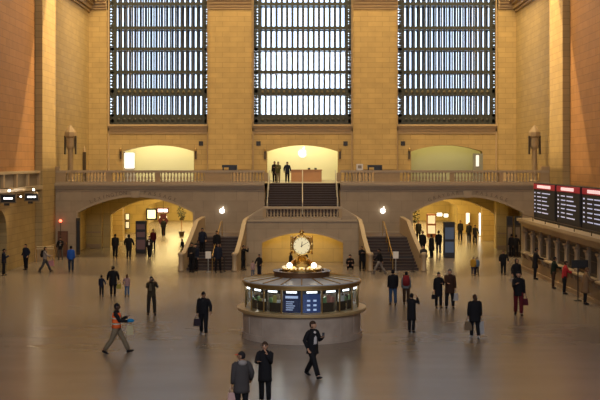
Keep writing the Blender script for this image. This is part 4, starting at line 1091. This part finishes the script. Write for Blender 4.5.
    for s in (-1, 1):
        sh, el, wr, fd = arm[s]
        m.tube([sh+V((-s*.05, 0, .018)), sh+V((s*.010, 0, -.040)), (sh+el)/2, el, (el+wr)/2, wr+fd*.005], [.058*g, .074*g, .070*g, .062*g, .055*g, .047], 12)
    m.tube([up(.50), up(.56, -.01)], [(.09, .085), (.066, .066)], 12)
    jk = sc(m).build('coat' if hemz < .75 else 'jacket', cloth(top), t, True)
    if shirt:
        m = MB(); m.tube([up(.53, .055), up(.46, .10), up(.3, .122), up(.12, .118), up(-.03, .118)], [(.028, .012), (.05, .02), (.065, .02), (.078, .022), (.085, .02)], 10)
        sc(m).build('shirt', cloth(shirt), t, True)
    if vest:
        m = MB(); m.tube([up(.50), up(.46), up(.38), up(.26), up(.12), up(-.02)], [(.10*g, .085*g), (.155*g, .122*g), (.197*g, .143*g), (.188*g, .142*g), (.178*g, .140*g), (.195*g, .155*g)], 18)
        v_ = sc(m).build('safety_vest', cloth(vest), t, True)
        m = MB()
        for zz in (.30, .12): m.tube([up(zz-.02), up(zz+.02)], [(.196*g, .148*g), (.199*g, .150*g)], 18)
        sc(m).build('reflective_band', plain('silver reflective band', (.6, .6, .5), .35), v_)
    if hood:
        m = MB(); m.ball(up(.50, -.10), (.12, .07, .075), 12, 8); m.tube([up(.50), up(.555)], [(.12, .11), (.085, .08)], 12); sc(m).build('hood', cloth(hood), t, True)
    if head == 'hooded':
        m = MB(); m.ball((0, -.015, .005), (.104, .118, .138), 14, 10, lambda q: hp_(q if q.y < .06 else V((q.x, .06, q.z)))); sc(m).build('hood', cloth(top), t, True)
    bpy.context.view_layer.update()
    M_ = Matrix.Translation(Vector(loc)) @ Matrix.Rotation(R(face), 4, 'Z')
    return {'t': t, 'hand': {s: M_ @ ((hands[s][0]+hands[s][1]*.09)*k) for s in (-1, 1)}, 'k': k, 'loc': Vector(loc), 'back': M_ @ (up(.34, -.18)*k), 'face': face, 'M': M_}

def ppl(x, yh, yf, face, label, z0=0.0, Y=None, **kw):
    if Y is None: Y = F*(H-z0)/(yf-HOR)
    h = (yf-yh)*Y/F
    if kw.get('pose') == 'sit': h = h/.50
    elif kw.get('pose') == 'crouch': h = h/.66
    h = kw.pop('h', None) or min(1.98, max(.9, h))
    X = (x-CXP)*Y/F
    return figure((X, Y, z0), h, face, label, **kw)

def bag(p, s, size, col, label, kind='handbag', face=0, group=None):
    """a bag hanging from a hand; the hand closes round its handle"""
    c = p['hand'][s]; w_, d_, h_ = size; sw = .16
    t = thing(kind, label, 'bag', (c.x, c.y, c.z), R(face), group)
    z1 = -sw+.02; z0 = z1-h_
    m = MB(); vs = [(-w_/2, -d_/2, z0), (w_/2, -d_/2, z0), (w_/2, d_/2, z0), (-w_/2, d_/2, z0), (-w_*.43, -d_*.3, z1), (w_*.43, -d_*.3, z1), (w_*.43, d_*.3, z1), (-w_*.43, d_*.3, z1)]
    m.add(vs, [(0, 3, 2, 1), (4, 5, 6, 7), (0, 1, 5, 4), (1, 2, 6, 5), (2, 3, 7, 6), (3, 0, 4, 7)])
    m.build('bag_body', cloth(col), t, bevel=.02)
    for q in (-d_*.2, d_*.2): MB().tube([(-w_*.3, q, z1-.01), (-w_*.22, q*.5, -.05), (0, 0, 0), (w_*.22, q*.5, -.05), (w_*.3, q, z1-.01)], .009, 6).build('handle', cloth([c_*.6 for c_ in col]), t, True)
    return t
def backpack(p, col, label, size=1.0):
    b = p['back']; t = thing('backpack', label, 'backpack', tuple(b), R(p['face']), 'backpacks'); q = size*p['k']
    MB().tube([(0, 0, -.24*q), (0, -.01, -.2*q), (0, -.02, 0), (0, 0, .17*q), (0, .02, .22*q)], [(.10*q, .05*q), (.16*q, .09*q), (.165*q, .10*q), (.14*q, .08*q), (.07*q, .03*q)], 14).build('pack', cloth(col), t, True)
    MB().ball((0, -.10*q, -.08*q), (.11*q, .04*q, .10*q), 12, 8).build('front_pocket', cloth([c*.8 for c in col]), t, True)
    for s in (-1, 1): MB().tube([(s*.09*q, .03, .18*q), (s*.11*q, .17*q, .24*q), (s*.13*q, .30*q, .10*q), (s*.13*q, .26*q, -.1*q)], .018*q, 6).build('strap', cloth([c*.6 for c in col]), t, True)

# ---- foreground
p = ppl(312.5, 317.5, 377, 222, 'person in open black jacket and pale shirt striding past the booth front', top=BLK, legs=BLK, skin='l', hair=BRN, pose='walk2', stride=1.15, armL='phone', armR='pocket', hem=.70, shirt=(.55, .53, .55), detail=True, turn=-25)
c = p['hand'][-1]
t = thing('mobile_phone', 'small dark phone held by the person in pale shirt', 'phone', tuple(c)); MB().box(-.04, .04, -.012, .012, -.02, .13).build('phone_case', M_black, t, bevel=.005); MB().box(-.034, .034, -.014, -.012, -.01, .12).build('phone_screen', plain('dark phone screen', (.05, .05, .06), .1), t)
ppl(265, 341, 403, 172, 'person in long black coat and dark glasses with a hand at the chin', top=BLK, legs=BLK, skin='l', hair=BRN, pose='stand', armL='chin', armR='cross', hem=.62, detail=True, bulk=1.03, band=None)
Yg = F*H/(403-HOR)
g = thing('sunglasses', 'dark glasses on the person in the long black coat', 'glasses', ((265-CXP)*Yg/F, Yg, 0), R(172))
kk = ((403-341)*Yg/F)/1.75
for s in (-1, 1): MB().ball((s*.034*kk, .122*kk, (1.62+.018)*kk-.0), (.027*kk, .008, .018*kk), 10, 6).build('lens', M_black, g, True)
MB().tube([(-.08*kk, .03*kk, 1.642*kk), (-.062*kk, .118*kk, 1.642*kk), (.062*kk, .118*kk, 1.642*kk), (.08*kk, .03*kk, 1.642*kk)], .005, 6).build('frame', M_black, g)
p = ppl(241.5, 351, 417, 20, 'person seen from behind in charcoal coat, grey hood and dark cap', top=(.055, .05, .052), legs=BLK, skin='m', pose='stand', armL='bag', armR='pocket', hem=.66, head='cap', band=(.02, .018, .02), hood=(.26, .24, .24), detail=True, bulk=1.16, turn=-65)
bag(p, -1, (.24, .10, .22), (.50, .32, .30), 'pinkish bag in the left hand of the person in the charcoal coat', 'carrier_bag', 20)
ppl(300, 397.5, 480, 10, 'person whose dark head just shows at the bottom edge of the view', top=CHAR, legs=BLK, skin='m', h=1.70, detail=True)
# ---- left middle
p = ppl(116.5, 300, 353, -92, 'worker in orange safety vest and khaki trousers striding to the right', top=BLK, legs=KHA, skin='d', hair=BLK, pose='walk', stride=1.2, armL='phone', armR='front', vest=(.95, .16, .04), hem=.9, head='hair', detail=True)
c = p['hand'][1]
t = thing('blue_cloth', 'bright blue gloves and cloth held by the worker in the orange vest', 'cloth', tuple(c), R(0)); MB().ball((.02, 0, .03), (.13, .09, .07), 12, 8).build('folded_cloth', cloth((.02, .20, .45)), t, True); MB().ball((-.08, .02, .0), (.07, .06, .05), 10, 6).build('glove', cloth((.02, .16, .38)), t, True)
t = bag(p, 1, (.26, .10, .34), (.48, .42, .26), 'pale yellow plastic bag hanging from the hands of the worker in orange', 'plastic_bag', 0)
p = ppl(203.5, 291, 335, 180, 'person in black jacket walking forward left of the booth with a bag', top=BLK, legs=BLK, skin='m', head='cap', band=BLK, pose='walk', stride=.5, armL='out', armR='bag', hem=.84, bulk=1.1, shirt=(.25, .24, .24), detail=True, shoes=GRY)
bag(p, 1, (.30, .14, .28), (.03, .022, .03), 'dark handbag held by the person in black left of the booth', 'handbag', 180)
p = ppl(151.5, 276, 315, 195, 'person in olive jacket holding up a camera in the left middle', top=(.05, .04, .025), legs=(.03, .025, .02), skin='m', pose='wide', armL='photo', armR='photo', hem=.84)
c = (p['hand'][1]+p['hand'][-1])/2
t = thing('camera', 'small black camera held up by the person in the olive jacket', 'camera', tuple(c), R(195)); MB().box(-.07, .07, -.03, .03, -.04, .05).build('camera_body', M_black, t, bevel=.01); MB().tube([(0, .02, 0), (0, .10, 0)], .035, 12).build('lens', M_black, t)
bag(p, 1, (.3, .14, .32), (.10, .08, .05), 'olive bag slung at the side of the person with the camera', 'shoulder_bag', 100)
p = ppl(113, 266, 296, 5, 'large person in black coat holding hands with two children', top=BLK, legs=BLK, skin='m', pose='stand', armL='hold', armR='hold', hem=.62, bulk=1.2, head='hair')
ppl(101.5, 275, 296.5, 0, 'small child in dark clothes on the left hand of the adult', top=NAVY, legs=BLK, armR='out', bulk=.95)
p2 = ppl(127, 274, 296.3, 10, 'small child in pale pink top and blue trousers beside the adult', top=(.34, .22, .22), legs=(.06, .12, .25), head='long', hair=(.10, .05, .03), armL='out', bulk=.95)
bag(p, 1, (.26, .12, .24), (.35, .28, .06), 'small yellowish bag held by the adult between the two children', 'handbag', 0)
ppl(71, 245.5, 272, 10, 'person in bright blue jacket seen from behind near the left arch', top=BLU, legs=(.02, .03, .06), skin='m', pose='stand', hem=.84)
p = ppl(45, 245.5, 272, -80, 'person in grey top walking right with a dark backpack at far left', top=(.30, .26, .24), legs=(.05, .05, .06), skin='l', hair=BRN, pose='walk', stride=1.1, armL='swingf', armR='front', hem=.84)
backpack(p, BLK, 'dark backpack worn by the person in the grey top')
bag(p, -1, (.36, .2, .34), (.42, .20, .22), 'pink bag carried low by the walking person in grey', 'carrier_bag', 0)
ppl(60.5, 237, 259.8, 185, 'person in dark jacket and grey trousers standing by the brown door', top=BLK, legs=(.11, .09, .075), skin='m', shirt=(.20, .2, .2), armL='phone', armR='pocket', pose='wide')
ppl(25.8, 243.8, 269.8, 150, 'stocky person in dark jacket with hands in pockets by the left wall', top=NAVY, legs=BLK, skin='l', armL='pocket', armR='pocket', hem=.82, bulk=1.12, pose='stand')
ppl(3.8, 248.5, 275.5, -75, 'person in dark clothes at the left edge looking at a phone', top=NAVY, legs=BLK, skin='m', armL='phone', armR='phone', head='cap', band=BLK)
ppl(115.2, 233.5, 258.2, 4, 'left one of two dark figures walking away under the left arch', top=BLK, legs=BLK, armL='down', armR='down', bulk=1.1, pose='pass')
ppl(128.8, 234, 259, 0, 'right one of two dark figures walking away under the left arch', top=BLK, legs=BLK, armL='out', armR='out', bulk=1.15, head='hooded', pose='pass')
p = ppl(149.5, 235.5, 258.6, 176, 'person with open dark jacket and white shirt in front of the left pillar display', top=BLK, legs=BLK, skin='l', shirt=(.55, .55, .55), armL='phone', pose='walk', stride=.7)
ppl(163.5, 211.5+6, 236, 180, 'far small figure deep in the left passage', top=BLK, legs=BLK, Y=98.6)
ppl(153.2, 229, 250.5, 180, 'dark figure partly hidden beside the left pillar display', top=MAR, legs=BLK, skin='l')
p = ppl(183, 238, 256.3, 120, 'person in dark coat leaning forward near the left stairs', top=BLK, legs=BLK, lean=8, armL='bag', hem=.62, pose='walk', stride=.8)
bag(p, -1, (.36, .12, .34), (.34, .28, .12), 'pale yellowish bag held near the left stairs', 'carrier_bag', 0)
# ---- on and around the left stair foot
ppl(191.8, 239.5, 270.8, 170, 'dark figure at the outer foot of the left stairs', top=BLK, legs=BLK, skin='m', h=1.85, armL='front', Y=66.4)
ppl(195.5, 241.5, 268.5, 160, 'dark figure just behind another at the left stair foot', top=NAVY, legs=BLK, skin='l', h=1.72, Y=67.15)
ppl(202.3, 236.5, 262, 175, 'person in navy jacket coming down the left stairs', top=NAVY, legs=BLK, z0=.85, Y=69.2, h=1.74, skin='m', armL='out')
ppl(218, 240.5, 271, 200, 'person in dark jacket at the foot of the left stairs right of the post', top=NAVY, legs=BLK, skin='m', h=1.84, Y=66.3, pose='wide', hem=.8)
ppl(216.8, 237.5, 262, 190, 'figure in black behind on the left stairs', top=BLK, legs=BLK, z0=.68, Y=68.7, h=1.76)
ppl(243.3, 245, 270.2, 240, 'slim person in black raising a phone by the left parapet', top=BLK, legs=BLK, armL='photo', armR='photo', hem=.7)
ppl(252.8, 260.5, 277, 200, 'small child in pinkish pale top behind the booth', top=(.36, .25, .26), legs=(.10, .12, .18), skin='l')
ppl(259.3, 254, 276.5, 150, 'person in black with arms spread beside the pale child', top=BLK, legs=NAVY, armL='out', armR='out', hem=.8)
ppl(290.8, 251.5, 270, 100, 'dark hunched figure behind the left globe lamp of the clock', top=BLK, legs=BLK, head='hooded', Y=67.0, h=1.2, bulk=1.25)
ppl(308.5, 257, 270, 60, 'dark low figure behind the right globe lamp of the clock', top=BLK, legs=BLK, pose='sit', armL='out', armR='cross', Y=69.0, h=1.6)
ppl(350, 261, 270.8, 180, 'person in black sitting on the floor right of the golden arch', top=BLK, legs=BLK, skin='l', pose='sit', armL='cross', armR='cross', Y=68.6, h=1.75)
ppl(361.8, 246, 271, 190, 'person in black leaning by the right inner parapet', top=BLK, legs=BLK, skin='m', armL='phone', armR='phone', hem=.7)
ppl(366.3, 250.5, 270, 170, 'shorter dark person beside the right inner parapet', top=CHAR, legs=BLK, skin='m', hem=.75)
ppl(379.5, 247, 274, 80, 'person in black top and pale trousers walking left past the right stairs', top=BLK, legs=(.20, .18, .17), pose='walk', stride=1.2, armL='swingf', armR='swingb', shoes=GRY)
# ---- right of the booth
ppl(393, 269, 305, 8, 'person in black jacket and blue jeans walking away right of the booth', top=BLK, legs=JEAN, pose='pass', hem=.82, bulk=1.1)
p = ppl(406.2, 271, 304.5, -5, 'person with a red backpack walking away beside the jeans wearer', top=(.16, .18, .20), legs=BRN, pose='pass', hem=.86)
backpack(p, (.20, .02, .025), 'dark red backpack on the person walking away', 1.15)
ppl(411.5, 293, 332.5, -30, 'person in long black coat raising both arms to take a picture', top=BLK, legs=BLK, armL='photo', armR='photo', hem=.55, bulk=1.05, detail=True)
p = ppl(438.6, 272, 307.8, 185, 'person in black coat on the left of a close couple', top=BLK, legs=BLK, skin='l', armL='cross', armR='bag', hem=.55, detail=True)
bag(p, 1, (.26, .12, .22), BLK, 'black handbag of the left person in the couple', 'handbag', 180)
p = ppl(449.8, 268.7, 308.4, 178, 'person in long dark brown coat on the right of a close couple', top=(.045, .022, .015), legs=BLK, skin='l', hair=GRY, armL='bag', armR='front', hem=.68, pose='wide', detail=True, bulk=1.1)
bag(p, -1, (.28, .1, .34), (.40, .38, .38), 'whitish carrier bag held by the person in the brown coat', 'carrier_bag', 180)
p = ppl(474.8, 294, 338, 5, 'large person in black coat walking away with bags in both hands', top=BLK, legs=BLK, hair=BRN, head='long', armL='bag', armR='bag', hem=.66, bulk=1.22, pose='walk', stride=.35, shoes=(.35, .33, .32), detail=True)
bag(p, -1, (.30, .14, .34), (.16, .11, .07), 'tan brown shopping bag in the left hand of the large person in black', 'shopping_bag', 5)
bag(p, 1, (.24, .14, .50), (.38, .36, .36), 'whitish carrier bag in the right hand of the large person in black', 'carrier_bag', 5)
ppl(473.3, 256.5, 275.5, 170, 'small child in mustard yellow jacket on the right side', top=(.38, .22, .03), legs=(.03, .03, .06), skin='m', bulk=1.1)
ppl(477, 257, 275, 190, 'small child in blue grey jacket beside the yellow jacket', top=(.10, .16, .24), legs=BLK, skin='m', bulk=1.0)
ppl(503.4, 250.3, 274.5, 180, 'stocky person in black facing forward near the right counter', top=BLK, legs=BLK, skin='m', armL='out', armR='out', bulk=1.15)
p = ppl(518.5, 267.5, 315.5, 172, 'person in black coat and maroon trousers walking in front at right', top=BLK, legs=MAR, skin='l', hair=BLK, pose='walk', stride=.45, armL='bag', armR='phone', hem=.78, detail=True)
bag(p, -1, (.32, .14, .30), (.07, .012, .02), 'dark maroon handbag swinging beside the maroon trousers', 'handbag', 172)
p = ppl(516.6, 258.5, 292, 185, 'dark hooded figure just behind the person with maroon trousers', top=BLK, legs=BLK, head='hooded', armR='out')
bag(p, 1, (.30, .16, .24), (.30, .25, .20), 'pale bag carried at the side of the hooded figure', 'carrier_bag', 185)
ppl(511.5, 234, 256.5, 10, 'left one of two dark figures by the doors at right', top=BLK, legs=BLK, skin='m', hem=.7)
ppl(516, 234.5, 257.5, -10, 'right one of two dark figures by the doors at right', top=BLK, legs=BLK, skin='m', hem=.8, armR='out')
# ticket counter customers
def cust(x, yh, yf, label, **kw):
    Y = F*13.7/(x-CXP); h = kw.pop('h', 1.72)
    return figure((13.5, Y, 0), h, -90, label, armL='counter', armR='counter', lean=6, group='people at the ticket counter', **kw)
cust(538.5, 247, 275, 'dark figure leaning at the far ticket windows', top=BLK, legs=BLK, hem=.62, h=1.84)
cust(557, 255, 281, 'person in dark green jacket standing at the counter left of the red jacket', top=(.012, .02, .014), legs=BRN, hem=.8, h=1.72)
cust(568.3, 259, 288, 'person in red jacket at the ticket counter', top=RED, legs=BLK, hem=.85, h=1.72, hair=BRN)
cust(589.5, 262, 296, 'person in tan coat with dark boots at the nearest ticket window', top=(.20, .12, .065), legs=BLK, hem=.55, h=1.78, hair=(.15, .08, .04), bulk=1.1)
Yd = 52.6; p = px(580, 264, Yd)
t = thing('dark_sign', 'wide black rounded sign between the red jacket and the tan coat', 'sign', (p.x, Yd, 0), world=True)
MB().box(p.x-.42, p.x+.40, Yd-.04, Yd+.04, p.z-.2, p.z+.2).build('sign_panel', M_black, t, bevel=.03); MB().tube([(p.x-.1, Yd, 0), (p.x-.1, Yd, p.z-.1)], .03, 8).build('post', M_black, t); MB().lathe([(.2, 0), (.2, .03), (.03, .05)], c=(p.x-.1, Yd, 0), n=14).build('base', M_black, t)
# ---- in and near the right passage
ppl(422.6, 230.7, 256, 175, 'dark figure at the mouth of the right passage, left of the crowd', top=BLK, legs=BLK, skin='m')
ppl(423.5, 245, 271, 178, 'dark figure standing below the mouth of the right passage beside the parapet', top=CHAR, legs=BLK, skin='l', hem=.75)
ppl(431.5, 234, 258.3, 60, 'bulky dark figure left of the black information pillar', top=BLK, legs=BLK, hem=.55, bulk=1.3)
ppl(438.6, 230.5, 254.6, 0, 'tall dark figure right beside the black information pillar', top=BLK, legs=BLK, hem=.7)
ppl(418.5, 214.5, 236, 180, 'far dark figure at the left end of the right passage', top=BLK, legs=BLK, Y=92)
ppl(460.3, 220, 238, 180, 'dark figure standing alone right of the pillar inside the passage', top=BLK, legs=BLK, Y=93, h=1.8)
ppl(469, 222.5, 243, 150, 'left one of the close pair far inside the right passage', top=BLK, legs=BLK, h=1.75)
ppl(475, 226.5, 244.5, 200, 'right one of the close pair far inside the right passage', top=CHAR, legs=BLK, h=1.65, armL='out')
# ---- on the balcony
for x, lab, tp, lg in ((274.6, 'leftmost of three people on the balcony above the stairs, in black', BLK, BLK), (278.2, 'middle one of three people on the balcony, in olive clothes', (.09, .09, .04), KHA), (287.3, 'rightmost of three people on the balcony, standing apart in black', NAVY, BLK)):
    ppl(x, 162, 182, 160 if x < 280 else 185, lab, z0=ZB, Y=84.6 if x > 276 else 85.6, top=tp, legs=lg, group='people on the balcony', h=1.66 if x > 276 else 1.7, armL='pocket' if x > 280 else 'cross', armR='pocket' if x > 280 else 'down')
print('objects', len(bpy.data.objects))
